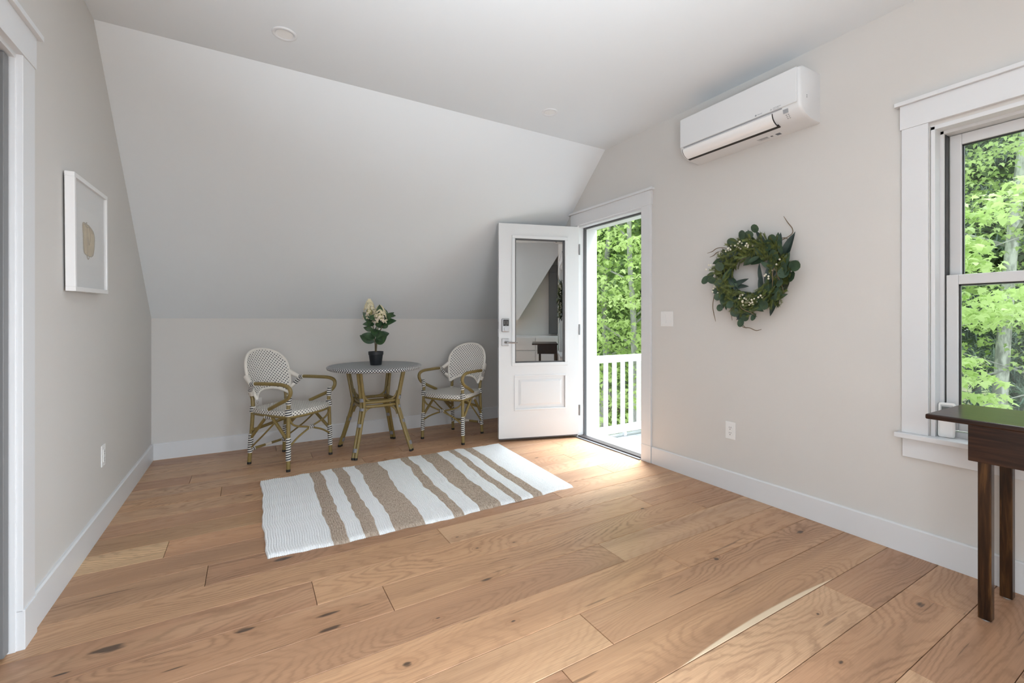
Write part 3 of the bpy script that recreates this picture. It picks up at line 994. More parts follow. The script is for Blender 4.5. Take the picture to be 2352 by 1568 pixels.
# rear windows; the left and end ones are added for the fill lamps
for nm, bx, ax in (('added_window_2', (XL - .10, -1.8, .5, XL - .04, -0.3, 2.0), 'x'), ('window_4', (XR + .04, -1.08, .55, XR + .10, -0.24, 2.0), 'x'), ('added_window_3', (-0.60, YE - .10, .5, 1.30, YE - .04, 2.0), 'y')):
    e = struct(empty(nm))
    xa, ya, za, xb, yb, zb = bx
    f = MB()
    if ax == 'x':
        f.box(xa, ya, za, xb, ya + .05, zb).box(xa, yb - .05, za, xb, yb, zb).box(xa, ya, za, xb, yb, za + .05).box(xa, ya, zb - .05, xb, yb, zb).box(xa, ya, (za + zb) / 2 - .02, xb, yb, (za + zb) / 2 + .02)
        MB().box((xa + xb) / 2 - .002, ya + .04, za + .04, (xa + xb) / 2 + .002, yb - .04, zb - .04).build('pane', M['glass'], e)
    else:
        f.box(xa, ya, za, xa + .05, yb, zb).box(xb - .05, ya, za, xb, yb, zb).box(xa, ya, za, xb, yb, za + .05).box(xa, ya, zb - .05, xb, yb, zb).box(xa, ya, (za + zb) / 2 - .02, xb, yb, (za + zb) / 2 + .02)
        MB().box(xa + .04, (ya + yb) / 2 - .002, za + .04, xb - .04, (ya + yb) / 2 + .002, zb - .04).build('pane', M['glass'], e)
    f.build('window_frame', M['vinyl'], e)

# ------------------------------------------------------------------ deck, railing
dk = struct(empty('deck', (0, 0, 0)))
x = XO + .07
while x < 4.75:
    MB().box(x, 1.6, -0.228, x + .134, 3.95, -0.20).build('deck_board', M['deckb'], dk, bevel=0.002)
    x += .140
MB().box(3.05, 1.6, -0.40, 4.80, 3.95, -0.235).build('deck_joists', M['deckb'], dk)
ext = MB()
ext.box(XR + TH, DB + .03, -0.4, XO + .012, DB + .20, 2.30)
ext.box(XR + TH, DA - .16, -0.4, XO + .012, DA - .03, 2.30)
ext.box(XR + TH, DA - .16, DT + .03, XO + .012, DB + .20, 2.30)
struct(ext.build('trim_4', M['whiterail']))

rl = tag(empty('deck_railing', (3.0, 3.836, -0.20)), 'white deck railing with square balusters seen through the open doorway', 'railing')


def rail_box(name, *b):
    return box_obj(name, M['whiterail'], *[v - o for v, o in zip(b, (3.0, 3.836, -.2, 3.0, 3.836, -.2))], parent=rl, bevel=0.003)


rail_box('top_rail', 3.02, 3.795, 0.665, 4.70, 3.877, 0.742)
rail_box('bottom_rail', 3.02, 3.812, -0.150, 4.70, 3.860, -0.065)
for i in range(10):
    xx = 3.345 + i * 0.1295
    rail_box('baluster', xx - .020, 3.818, -0.065, xx + .020, 3.856, 0.665)
rail_box('end_post', 3.02, 3.79, -0.199, 3.345, 3.88, 0.665) if False else None
rail_box('support_block', 3.745, 3.820, -0.199, 3.785, 3.855, -0.150)
rail_box('corner_post', 4.66, 3.79, -0.199, 4.76, 3.885, 0.80)
rl2 = tag(empty('deck_railing', (4.70, 1.6, -0.20)), 'white railing along the outer edge of the deck, facing the doorway', 'railing')
for nm, b in (('top_rail', (4.67, 1.6, .665, 4.75, 3.79, .742)), ('bottom_rail', (4.685, 1.6, -.15, 4.735, 3.79, -.065))):
    box_obj(nm, M['whiterail'], *[v - o for v, o in zip(b, (4.7, 1.6, -.2, 4.7, 1.6, -.2))], parent=rl2, bevel=0.003)
for i in range(17):
    yy = 1.65 + i * .1295
    b = (4.69, yy - .02, -.065, 4.73, yy + .02, .665)
    box_obj('baluster', M['whiterail'], *[v - o for v, o in zip(b, (4.7, 1.6, -.2, 4.7, 1.6, -.2))], parent=rl2, bevel=0)
b = (4.68, 1.6, -.2, 4.74, 1.65, .665)
box_obj('end_post', M['whiterail'], *[v - o for v, o in zip(b, (4.7, 1.6, -.2, 4.7, 1.6, -.2))], parent=rl2, bevel=0)

# ------------------------------------------------------------------ air conditioner
AY0, AY1 = 1.303, 2.096
ac = tag(empty('air_conditioner', (XR, 1.70, 2.25)), 'white wall-mounted split air conditioner high above the wreath', 'air conditioner')
w = AY1 - AY0
hw = w / 2


def acp(pts):
    return [(-d, z) for d, z in pts]


body = [(0, 0), (.115, .008), (.160, .022), (.190, .046), (.203, .072), (.205, .268), (.190, .279), (.02, .281), (0, .281)]
bo = MB()
# rounded end caps: three sections scaled in
secs = [(-hw, 0.93), (-hw + .006, 0.975), (-hw + .018, 1.0), (hw - .018, 1.0), (hw - .006, 0.975), (hw, 0.93)]
n = len(body)
for yy, sc in secs:
    for d, z in body:
        zz = .14 + (z - .14) * (1 - (1 - sc) * 0.35)
        bo.v.append((-d * sc, yy, zz))
for i in range(len(secs) - 1):
    for k in range(n):
        k2 = (k + 1) % n
        bo.face((i * n + k, i * n + k2, (i + 1) * n + k2, (i + 1) * n + k))
bo.face(tuple(range(n))[::-1])
bo.face(tuple((len(secs) - 1) * n + k for k in range(n)))
bo.build('housing', M['acw'], ac, smooth=True)
fp = MB()
fp.box(-.214, -hw + .016, .0785, -.204, hw - .012, .272)
fp.build('front_panel', M['acw'], ac, bevel=0.005)
# grey strip painting in the shade of the groove under the panel
MB().box(-.2062, -hw + .10, .0725, -.200, hw - .035, .0785).build('groove_shade', M['grey'], ac)
# curved air vane
va0, va1 = -hw + .155, hw - .030
arc = [(.2055, .066), (.2020, .052), (.1950, .038), (.1830, .026), (.1660, .016), (.1500, .0105)]
vm = MB()
nn = len(arc)
for yy in (va0, va1):
    for d, z in arc:
        vm.v.append((-d - .003, yy, z - .003))
    for d, z in arc:
        vm.v.append((-d + .006, yy, z + .006))
for k in range(nn - 1):
    vm.face((k, k + 1, 2 * nn + k + 1, 2 * nn + k))
    vm.face((nn + k + 1, nn + k, 3 * nn + k, 3 * nn + k + 1))
for e in (0, 2 * nn):
    for k in range(nn - 1):
        vm.face((e + k, e + nn + k, e + nn + k + 1, e + k + 1))
vm.face((0, 2 * nn, 3 * nn, nn))
vm.face((nn - 1, 2 * nn - 1, 4 * nn - 1, 3 * nn - 1))
vm.build('air_vane', M['acvane'], ac, smooth=True)
# dark outlet slot behind and beside the vane
sm = MB()
for yy in (va0 - .006, va1 + .004):
    sm.v += [(-.150, yy, .0085), (-.127, yy, .0050), (-.122, yy, .0120), (-.148, yy, .0200)]
sm.face((0, 1, 5, 4))
sm.face((1, 2, 6, 5))
sm.face((2, 3, 7, 6))
sm.face((3, 0, 4, 7))
sm.face((0, 3, 2, 1))
sm.face((4, 5, 6, 7))
sm.build('outlet_slot', M['darkslot'], ac)
for yy, nm in ((va0 - .0035, 'vane_gap'), (va1 + .0015, 'vane_gap')):
    e = MB()
    for k in range(nn - 1):
        (d0, z0), (d1_, z1) = arc[k], arc[k + 1]
        o = 0.0012
        e.quad((-d0 - o, yy, z0 - o), (-d1_ - o, yy, z1 - o), (-d1_ - o, yy + .0035, z1 - o), (-d0 - o, yy + .0035, z0 - o))
        e.quad((-d0 + .002, yy, z0 + .002), (-d0 + .002, yy + .0035, z0 + .002), (-d1_ + .002, yy + .0035, z1 + .002), (-d1_ + .002, yy, z1 + .002))
    e.build(nm, M['darkslot'], ac, fixn=False)


def text_obj(name, body_, size, mat, parent, mtx, ext=0.0002):
    cu = bpy.data.curves.new(name, 'FONT')
    cu.body = body_
    cu.size = size
    cu.extrude = ext
    cu.resolution_u = 2
    t = bpy.data.objects.new(name + '_tmp', cu)
    COL.objects.link(t)
    dg = bpy.context.evaluated_depsgraph_get()
    me = bpy.data.meshes.new_from_object(t.evaluated_get(dg))
    bpy.data.objects.remove(t, do_unlink=True)
    bpy.data.curves.remove(cu)
    me.name = name
    me.materials.clear()
    me.materials.append(mat)
    me.transform(mtx)
    o = bpy.data.objects.new(name, me)
    COL.objects.link(o)
    o.parent = parent
    return o


# text plane on the front panel: text +x -> world -y (viewer looks towards +x), text +y -> +z
TX = Matrix(((0, 0, -1, 0), (-1, 0, 0, 0), (0, 1, 0, 0), (0, 0, 0, 1)))


def at_panel(y, z, x=-.2145):
    return Matrix.Translation((x, y, z)) @ TX


lg = MB()
cy, cz, r3 = -hw + .150, .088, .0058
for a in (90, 210, 330):
    ux, uz = math.cos(R(a)), math.sin(R(a))
    vx, vz = -uz, ux
    P = [(0, 0), (ux * r3 * .55 + vx * r3 * .34, uz * r3 * .55 + vz * r3 * .34), (ux * r3 * 1.15, uz * r3 * 1.15), (ux * r3 * .55 - vx * r3 * .34, uz * r3 * .55 - vz * r3 * .34)]
    lg.prism([(cy + 0.004 - p[0], cz + p[1]) for p in P], 'x', -.2150, -.2138)
lg.build('three_diamond_mark', M['grey'], ac)
text_obj('maker_lettering', 'MITSUBISHI\nELECTRIC', 0.0085, M['grey'], ac, at_panel(-hw + .143, .0895))
text_obj('second_lettering', 'TRANE', 0.0095, M['grey'], ac, at_panel(-hw + .235, .0870))
ld = MB()
ld.prism([(-hw + .243 + .0055 * math.cos(i * R(30)), .0900 + .0055 * math.sin(i * R(30))) for i in range(12)], 'x', -.2150, -.2138)
ld.build('round_mark', M['grey'], ac)
# receiver window, indicator marks and stickers underneath
ri = MB()
ri.quad((-.2046, -hw + .094, .0650), (-.2046, -hw + .066, .0650), (-.1990, -hw + .066, .0430), (-.1990, -hw + .094, .0430))
ri.build('receiver_window', M['grey'], ac, fixn=False)
im = MB()
for i in range(3):
    for j in range(2):
        im.box(-.188 + i * .008, -hw + .070 + j * .012, .0355 - i * .0075, -.1845 + i * .008, -hw + .074 + j * .012, .0375 - i * .0075)
im.build('indicator_marks', M['darkgrey'], ac)
st = MB()
st.box(-.062, -hw + .190, .0022, -.035, -hw + .215, .0042)
st.box(-.058, -hw + .235, .0022, -.045, -hw + .247, .0042)
st.build('underside_sticker', M['darkgrey'], ac)
s2 = MB()
for i in range(5):
    s2.box(-.066 + i * .007, -hw + .262, .0025, -.063 + i * .007, -hw + .325 - (i % 2) * .012, .0045)
s2.build('underside_print', M['grey'], ac)
sc = MB()
sc.tube([(-.14, -hw - .001, .125), (-.14, -hw + .004, .125)], .003, 8, 0)
sc.tube([(-.14, -hw - .001, .115), (-.14, -hw + .004, .115)], .003, 8, 0)
sc.build('side_screw', M['darkgrey'], ac)

# ------------------------------------------------------------------ switch and outlets
sw = tag(empty('light_switch', (XR, 2.376, 1.151)), 'white double rocker light switch plate beside the open doorway', 'light switch')
MB().box(-.006, -.059, -.058, 0, .059, .058).build('wall_plate', M['plastic'], sw, bevel=0.003)
for yy in (-.023, .023):
    r = MB()
    r.prism([(-.0060, -.033), (-.0095, -.033), (-.0065, .0), (-.0075, .033), (-.0060, .033)], 'y', yy - .0165, yy + .0165)
    r.build('rocker', M['plastic'], sw)
    for zz in (-.048, .048):
        MB().tube([(-.0072, yy, zz), (-.0055, yy, zz)], .0028, 8, 0).build('screw', M['plastic'], sw)


def outlet(name, loc, rz, label, group=None):
    """duplex outlet; local -x faces the room"""
    o = tag(empty(name, loc, rz), label, 'outlet', group)
    MB().box(-.006, -.036, -.058, 0, .036, .058).build('wall_plate', M['plastic'], o, bevel=0.003)
    MB().box(-.0085, -.017, -.034, -.0055, .017, .034).build('receptacle', M['plastic'], o, bevel=0.001)
    sl_ = MB()
    for zz in (-.018, .018):
        sl_.box(-.0088, -.0075, zz - .001, -.0083, -.0050, zz + .008)
        sl_.box(-.0088, .0050, zz - .001, -.0083, .0075, zz + .007)
        sl_.tube([(-.0088, 0, zz - .009), (-.0083, 0, zz - .009)], .003, 8, 0)
    sl_.build('contact_slots', M['black'], o)
    for zz in (-.049, .049):
        MB().tube([(-.0072, 0, zz), (-.0055, 0, zz)], .0026, 8, 0).build('screw', M['plastic'], o)
    return o


outlet('wall_outlet', (XR, 1.847, 0.403), 0, 'white duplex outlet low on the wall below and left of the wreath')
outlet('wall_outlet', (XL, 3.236, 0.402), R(180), 'white duplex outlet low on the left wall under the picture')
outlet('wall_outlet', (0.059, YB, 0.387), R(90), 'white outlet on the knee wall behind the left armchair')

# ------------------------------------------------------------------ downlights
for (x, y, rr, lab) in ((0.160, 2.71, .062, 'round white recessed ceiling light on the left, nearer the camera'), (1.922, 2.73, .060, 'round white recessed ceiling light on the right, towards the doorway')):
    dl = tag(empty('recessed_light', (x, y, ZC)), lab, 'ceiling light')
    MB().lathe([(rr, 0.0), (rr, -.003), (rr - .004, -.006), (rr - .014, -.006), (rr - .020, -.001), (rr - .020, 0.0)], seg=40, caps=False).build('trim_ring', M['trim'], dl, smooth=True)
    MB().lathe([(rr - .020, -.0022), (0.0001, -.0022)], seg=40, caps=False).build('lens', M['plastic'], dl)

# ------------------------------------------------------------------ picture
pc = tag(empty('framed_picture', (XL + .008, 2.635, 1.265)), 'square white framed print with a small tan sketch on the left wall', 'picture')
pc.rotation_euler = (R(1.6), 0, 0)
PWd, PHt, PD = 0.520, 0.515, 0.033
fr = MB()
f_ = 0.020
for (a, b, c, d) in ((0, 0, PWd, f_), (0, PHt - f_, PWd, PHt), (0, f_, f_, PHt - f_), (PWd - f_, f_, PWd, PHt - f_)):
    fr.box(0, a, b, PD, c, d)
fr.build('frame', M['frame_white'], pc, bevel=0.0015)
MB().box(0.002, f_, f_, PD - .012, PWd - f_, PHt - f_).build('mat_board', M['mat_paper'], pc)
box_obj('print_sheet', plain('print_paper', (0.85, 0.85, 0.845), 0.8), PD - .0123, .12, .13, PD - .0117, .40, .385, parent=pc, bevel=0)
bag = [(0.150 + (p - .168) * 1.32, .172 + (q - .150) * .80) for p, q in [(0.190, 0.158), (0.255, 0.150), (0.285, 0.170), (0.300, 0.235), (0.297, 0.290), (0.262, 0.322), (0.205, 0.335), (0.168, 0.330), (0.172, 0.250), (0.176, 0.185)]]
MB().prism(bag, 'x', PD - .0112, PD - .0106).build('tan_sketch', M['gold_wash'], pc)
ink = MB()
ink.tube([(PD - .0104, p[0], p[1]) for p in bag], .0016, 5, 4, closed=True)
ink.tube([(PD - .0104, 0.17, 0.318), (PD - .0104, .21, .305), (PD - .0104, .25, .312), (PD - .0104, .29, .285)], .0015, 5, 4)
ink.tube([(PD - .0104, 0.205, 0.33), (PD - .0104, .215, .25), (PD - .0104, .210, .165)], .0012, 5, 4)
ink.tube([(PD - .0104, 0.24, 0.32), (PD - .0104, .262, .27), (PD - .0104, .240, .225), (PD - .0104, .222, .26)], .0012, 5, 4)
ink.tube([(PD - .0104, .205, .174), (PD - .0104, .225, .156), (PD - .0104, .245, .172)], .0012, 5, 4)
ink.build('ink_lines', M['ink'], pc)
MB().box(PD - .0062, f_ - .002, f_ - .002, PD - .0045, PWd - f_ + .002, PHt - f_ + .002).build('glazing', M['picglass'], pc)

# ------------------------------------------------------------------ rug
rg = MB()
NX, NY = 620, 60
XA, XB, YA, YBr = 0.064, 1.905, 2.425, 3.632
rr_ = random.Random(5)
edge = [rr_.uniform(-1, 1) for _ in range(80)]


def wob(t, ph, amp=1.0):
    return amp * (math.sin(t * 9 + ph) * .5 + math.sin(t * 23 + ph * 2.1) * .3 + math.sin(t * 51 + ph * .7) * .2)


vv = []
for j in range(NY + 1):
    t = j / NY
    for i in range(NX + 1):
        s = i / NX
        x_ = s * 1.841
        xx = XA + x_ + t * s * 0.070 + wob(t, 1.3, .006) * (1 - s) * 1.6 + wob(t * 1.2, 4.0 + s * 3, .012) * math.sin(math.pi * s)
        bot = YA - 0.028 * math.sin(math.pi * min(1, s * 1.08)) + wob(s * 2.4, 0.4, .009) + 0.003 * math.sin(x_ * 700)
        top = YBr + wob(s * 2.6, 2.2, .010) + 0.018 * math.sin(math.pi * s) + 0.003 * math.sin(x_ * 640)
        yy = bot + (top - bot) * t
        rib = abs(math.sin(math.pi * x_ / 0.0119)) ** .7 * 0.0052
        ed = min(t, 1 - t) * 40
        e2 = min(s, 1 - s) * 260
        lift = 0.0045 * max(0, math.sin(x_ * 14 + 1) * math.sin(x_ * 5.3)) * math.exp(-min(t, 1 - t) * 14)
        wav = 0.0018 * (math.sin(x_ * 17 + t * 3) + math.sin(x_ * 41 - t * 2))
        z = (0.0055 + rib + max(0, wav) + lift) if 0 < j < NY and 0 < i < NX else 0.0006 + lift * .6
        vv.append((xx, yy, z))
rg.v = vv
for j in range(NY):
    for i in range(NX):
        a = j * (NX + 1) + i
        q = (a, a + 1, a + NX + 2, a + NX + 1)
        rg.face(q, [((i + di) / NX * 1.841, (j + dj) / NY * 1.2) for di, dj in ((0, 0), (1, 0), (1, 1), (0, 1))])
ro = rg.build('rug', M['rug'], smooth=True, fixn=False)
tag(ro, 'flat-woven rug in off-white and brown stripes lying on the oak floor', 'rug')

# ------------------------------------------------------------------ armchair
# local frame: +y is the way the sitter faces, origin at floor centre


def chair():
    c = empty('bistro_armchair')
    G, Wm = M['goldtube'], M['wrap']
    fx, fy = 0.232, 0.205
    bx, by = 0.168, -0.200
    sz = 0.445

    def wrap(parent, a, b, r, name='wrapping'):
        return MB().tube([a, b], r, seg=12, smooth=0).build(name, Wm, parent, smooth=True)

    def lerp(a, b, t):
        return tuple(a[k] + (b[k] - a[k]) * t for k in range(3))
    # front legs go up to the arm curve
    for sx in (-1, 1):
        foot = (sx * fx, fy, 0.0)
        top = (sx * (fx - .012), fy - .010, 0.535)
        lg_ = MB().tube([(foot[0], foot[1], .008), top], .0145, seg=12, smooth=0).build('leg', G, c, smooth=True)
        MB().tube([(foot[0], foot[1], 0), lerp(foot, top, .035)], .016, seg=12, smooth=0).build('foot_cap', M['black'], lg_, smooth=True)
        wrap(lg_, lerp(foot, top, .155), lerp(foot, top, .475), .0185)
        # knot at the seat corner and at the arm curve
        wrap(lg_, lerp(foot, top, .775), lerp(foot, top, .875), .0235, 'corner_wrapping')
        wrap(lg_, lerp(foot, top, .94), (sx * (fx - .010), fy + .002, .575), .0190, 'arm_wrapping')
        # rear leg: foot to backrest
        rf = (sx * bx * 1.05, by - .035, 0.0)
        rt = (sx * bx, by - .005, 0.46)
        r2 = (sx * (bx + .004), by - .030, 0.565)
        rl_ = MB().tube([(rf[0], rf[1], .008), rt, r2], .0145, seg=12, smooth=4).build('leg', G, c, smooth=True)
        MB().tube([(rf[0], rf[1], 0), lerp(rf, rt, .04)], .016, seg=12, smooth=0).build('foot_cap', M['black'], rl_, smooth=True)
        wrap(rl_, lerp(rf, rt, .20), lerp(rf, rt, .53), .0185)
        wrap(rl_, lerp(rf, rt, .90), lerp(rf, rt, 1.0), .0215, 'corner_wrapping')
        # arm
        ax = sx * (fx + .012)
        arm = MB()
        arm.tube([(sx * .250, by + .055, .642), (sx * .250, by + .11, .652), (ax, .06, .655), (ax + sx * .004, fy - .035, .652), (ax + sx * .004, fy + .022, .632),
                  (ax, fy + .032, .590), (ax - sx * .004, fy - .005, .545), (ax - sx * .012, fy - .10, .500), (ax - sx * .030, fy - .20, .455)], .0145, seg=12, smooth=6)
        ao = arm.build('arm', G, c, smooth=True)
        MB().tube([(sx * .250, by + .062, .644), (sx * .250, by + .105, .650)], .0190, seg=12, smooth=0).build('wrapping', Wm, ao, smooth=True)
        MB().tube([(sx * .250, by + .072, .640), (sx * .226, by + .030, .590)], .0165, seg=12, smooth=0).build('wrapping', Wm, ao, smooth=True)
        pr_ = MB()
        pr_.tube([(sx * .214, by - .020, .695), (sx * .250, by + .062, .645)], [.022, .0145], seg=10, smooth=0)
        pr_.tube([(sx * .192, by + .010, .560), (sx * .228, by + .034, .594)], [.022, .0145], seg=10, smooth=0)
        pr_.build('arm_bracket', M['whiteweave'], ao, smooth=True)
        # side braces: inverted V from the side rail to both legs
        sb = MB()
        mid = (sx * .205, -.005, .425)
        sb.tube([mid, lerp(foot, top, .42)], .0125, seg=10, smooth=0)
        sb.tube([mid, lerp(rf, rt, .45)], .0125, seg=10, smooth=0)
        so = sb.build('side_brace', G, c, smooth=True)
        wrap(so, (sx * .205, -.035, .392), (sx * .205, .028, .392), .0185)
        # thin arcs from rear-leg foot wrap to side rail
        th = MB()
        th.tube([lerp(rf, rt, .27), (sx * .205, -.05, .26), (sx * .215, .08, .37), (sx * .225, fy - .02, .420)], .0068, seg=8)
        th.build('side_arc', G, c, smooth=True)
    # front crossed arcs
    for sx in (-1, 1):
        fa = MB()
        fa.tube([(sx * (fx - .006), fy, .425), (sx * (fx - .022), fy, .375), (sx * .16, fy, .330), (0, fy + .002 * sx, .285), (-sx * .13, fy, .238), (-sx * (fx - .012), fy, .185)], .0075, seg=8)
        fa.build('cross_arc', G, c, smooth=True)
    MB().tube([(-.022, fy, .288), (.022, fy, .288)], .0165, seg=12, smooth=0).build('centre_wrapping', Wm, c, smooth=True)
    # inner braces from under the front rail back to the rear legs
    ib = MB()
    for sx in (-1, 1):
        ib.tube([(sx * .07, fy - .01, .425), (sx * (bx + .006), by - .020, .265)], .0125, seg=10, smooth=0)
    ib.build('under_brace', G, c, smooth=True)
    # low stretchers
    ls = MB()
    ls.tube([(-bx * 1.06, by - .03, .115), (bx * 1.06, by - .03, .115)], .0105, seg=10, smooth=0)
    lo = ls.build('rear_stretcher', G, c, smooth=True)
    for sx in (-1, 1):
        MB().tube([(sx * .178, by - .03, .115), (sx * .135, by - .03, .115)], .0155, seg=12, smooth=0).build('wrapping', Wm, lo, smooth=True)
    MB().tube([(-.03, by - .03, .115), (.03, by - .03, .115)], .0125, seg=10, smooth=0).build('pale_wrapping', M['whiteweave'], lo, smooth=True)
    # seat: rounded trapezoid pad with a rolled woven edge, gold frame below
    def outline(k, inset=0.0):
        out = []
        pts = [(-fx + .01, fy - .02), (-.13, fy + .028), (0, fy + .040), (.13, fy + .028), (fx - .01, fy - .02), (fx - .012, .02), (bx + .012, by + .01),
               (.09, by - .018), (-.09, by - .018), (-bx - .012, by + .01), (-fx + .012, .02)]
        P = [Vector((p[0], p[1], 0)) for p in pts]
        nP = len(P)
        for i in range(nP):
            p0, p1, p2, p3 = P[i - 1], P[i], P[(i + 1) % nP], P[(i + 2) % nP]
            for q in range(k):
                t = q / k
                v = 0.5 * ((2 * p1) + (-p0 + p2) * t + (2 * p0 - 5 * p1 + 4 * p2 - p3) * t * t + (-p0 + 3 * p1 - 3 * p2 + p3) * t ** 3)
                out.append(v)
        cen = Vector((0, 0.01, 0))
        return [cen + (v - cen) * (1 - inset) for v in out]
    se = MB()
    rings = [(0.0, -.034), (-.010, -.022), (-.014, -.008), (-.006, .002), (.03, .006), (.25, .004), (.5, .001), (.75, 0), (.97, 0)]
    K = 6
    idx = []
    acc = 0
    for ri_, (ins, dz) in enumerate(rings):
        o_ = outline(K, ins)
        idx.append(len(se.v))
        for v in o_:
            se.v.append((v.x, v.y, sz + dz))
    m_ = len(outline(K))
    per = [0.0]
    oo = outline(K)
    for i in range(m_):
        per.append(per[-1] + (oo[(i + 1) % m_] - oo[i]).length)
    for a in range(len(rings) - 1):
        for i in range(m_):
            i2 = (i + 1) % m_
            q = (idx[a] + i, idx[a] + i2, idx[a + 1] + i2, idx[a + 1] + i)
            if a < 4:
                hts = [0, .0125, .027, .040, .05]
                uv = [(per[i] * 1.0, hts[a]), (per[i + 1], hts[a]), (per[i + 1], hts[a + 1]), (per[i], hts[a + 1])]
                se.face(q, uv, 1)
            else:
                uv = [(se.v[v_][0] * .7071 + se.v[v_][1] * .7071, se.v[v_][1] * .7071 - se.v[v_][0] * .7071) for v_ in q]
                se.face(q, uv, 0)
    q = tuple(idx[-1] + i for i in range(m_))
    se.face(q, [(se.v[v_][0] * .7071 + se.v[v_][1] * .7071, se.v[v_][1] * .7071 - se.v[v_][0] * .7071) for v_ in q], 0)
    se.face(tuple(idx[0] + i for i in range(m_))[::-1], None, 0)
    se.build('seat', [M['seatdots'], M['dots']], c, smooth=True)
    sf = MB()
    sf.tube([(v.x, v.y, sz - .040) for v in outline(3, .035)], .0125, seg=10, smooth=2, closed=True)
    sf.build('seat_frame', G, c, smooth=True)
    # backrest
    zm = 0.725

    def half(z):
        if z >= zm:
            return .214
        t = (zm - z) / (zm - .52)
        return .214 - .046 * t ** 1.6

    def bp(s, z, off=0.0):
        x = s * half(z)
        y = by - .022 - (z - .52) * .26 + .055 * s * s + off
        return (x, y, z)

    def ztop(s):
        return zm + .174 * (max(0.0, 1 - abs(s) ** 2.25)) ** (1 / 2.25)

    def zbot(s):
        return .515 + .062 * (max(0.0, 1 - abs(s) ** 2.4))
    ns, nt_ = 36, 22
    bk = MB()
    for off in (.009, -.009):
        base = len(bk.v)
        for i in range(ns + 1):
            s = math.sin((i / ns - .5) * math.pi)
            for j in range(nt_ + 1):
                z = zbot(s) + (ztop(s) - zbot(s)) * j / nt_
                bk.v.append(bp(s, z, off))
        for i in range(ns):
            for j in range(nt_):
                a = base + i * (nt_ + 1) + j
                q = (a, a + nt_ + 1, a + nt_ + 2, a + 1)
                bk.face(q, [(bk.v[v_][0] + 1, bk.v[v_][2] * 1.03) for v_ in q])
    bk.build('backrest', M['dots'], c, smooth=True, fixn=False)
    rim = []
    for i in range(25):
        s = math.sin((i / 24 - .5) * math.pi)
        rim.append(bp(s, ztop(s)))
    low = []
    for j in range(1, 4):
        low.append(bp(1, zm + (.515 - zm) * j / 4))
    for i in range(13):
        s = math.sin((.5 - i / 12) * math.pi)
        low.append(bp(s, zbot(s)))
    for j in range(3, 0, -1):
        low.append(bp(-1, zm + (.515 - zm) * j / 4))
    MB().tube(rim + low, .0120, seg=10, smooth=1, closed=True).build('back_rim', M['whiteweave'], c, smooth=True)
    return c


ch1 = chair()
f1 = Vector((0.672, -0.740))
ch1.location = (0.282, 4.069, 0)
ch1.rotation_euler = (0, 0, math.atan2(f1.y, f1.x) - math.pi / 2)
tag(ch1, 'white dotted woven bistro armchair left of the table, turned towards the rug', 'chair', 'bistro armchairs at the table')
ch2 = copy_tree(ch1)
f2 = Vector((-0.837, -0.546))
ch2.location = (1.733, 4.082, 0)
ch2.rotation_euler = (0, 0, math.atan2(f2.y, f2.x) - math.pi / 2)
tag(ch2, 'white dotted woven bistro armchair right of the table, beside the open door', 'chair', 'bistro armchairs at the table')

# ------------------------------------------------------------------ bistro table
tb = tag(empty('bistro_table', (0.963, 4.060, 0), R(48.4)), 'round bistro table with dark dotted woven top on gold bamboo legs', 'table')
TR, TZ = 0.405, 0.745
tt = MB()
seg = 96
prf = [(.300, -.034), (TR - .020, -.036), (TR - .005, -.028), (TR, -.016), (TR - .004, -.005), (TR - .016, -.0005), (TR - .030, 0.0)]
L_ = [0]
for a, b in zip(prf[:-1], prf[1:]):
    L_.append(L_[-1] + math.hypot(a[0] - b[0], a[1] - b[1]))
for r_, z_ in prf:
    for k in range(seg):
        a = 2 * math.pi * k / seg
        tt.v.append((r_ * math.cos(a), r_ * math.sin(a), TZ + z_))
for i in range(len(prf) - 1):
    for k in range(seg):
        k2 = (k + 1) % seg
        u0, u1 = k / seg * 6.2832 * TR, (k + 1) / seg * 6.2832 * TR
        tt.face((i * seg + k, i * seg + k2, (i + 1) * seg + k2, (i + 1) * seg + k), [(u0, L_[i]), (u1, L_[i]), (u1, L_[i + 1]), (u0, L_[i + 1])], 1)
top_ring = tuple((len(prf) - 1) * seg + k for k in range(seg))
tt.face(top_ring, [(tt.v[i][0], tt.v[i][1]) for i in top_ring], 0)
tt.face(tuple(range(seg))[::-1], None, 0)
tt.build('tabletop', [M['tabledots'], M['rimdots']], tb, smooth=True)
NWA = (0.145, 0.335)
for k in range(4):
    a = R(45 + 90 * k) - R(45)
    ux, uy = math.cos(a), math.sin(a)
    tx, ty = -uy, ux
    path = [(.272, TZ - .036), (.248, .60), (.222, .475), (.214, .425), (.226, .36), (.285, .18), (.345, .012)]
    lg_ = MB()
    for s in (-1, 1):
        lg_.tube([(ux * r_ + tx * .0125 * s, uy * r_ + ty * .0125 * s, z_) for r_, z_ in path], .0135, seg=10, smooth=5)
    lo = lg_.build('leg', M['goldtube'], tb, smooth=True)

    def pt(z):
        for (ra, za), (rb, zb) in zip(path[:-1], path[1:]):
            if zb <= z <= za:
                t = (za - z) / (za - zb)
                return ra + (rb - ra) * t
        return path[-1][0]
    for (za, zb) in ((.485, .455), (.398, .375), (.272, .245), (.085, .055)):
        b_m = MB()
        ra, rb = pt(za), pt(zb)
        b_m.tube([(ux * ra, uy * ra, za), (ux * rb, uy * rb, zb)], .0215, seg=14, smooth=0)
        ob = b_m.build('joint_band', M['band'], lo, smooth=True)
    fc = MB()
    for s in (-1, 1):
        fc.tube([(ux * .345 + tx * .0125 * s, uy * .345 + ty * .0125 * s, 0.0), (ux * .343 + tx * .0125 * s, uy * .343 + ty * .0125 * s, .018)], .0145, seg=10, smooth=0)
    fc.build('foot_cap', M['black'], lo, smooth=True)
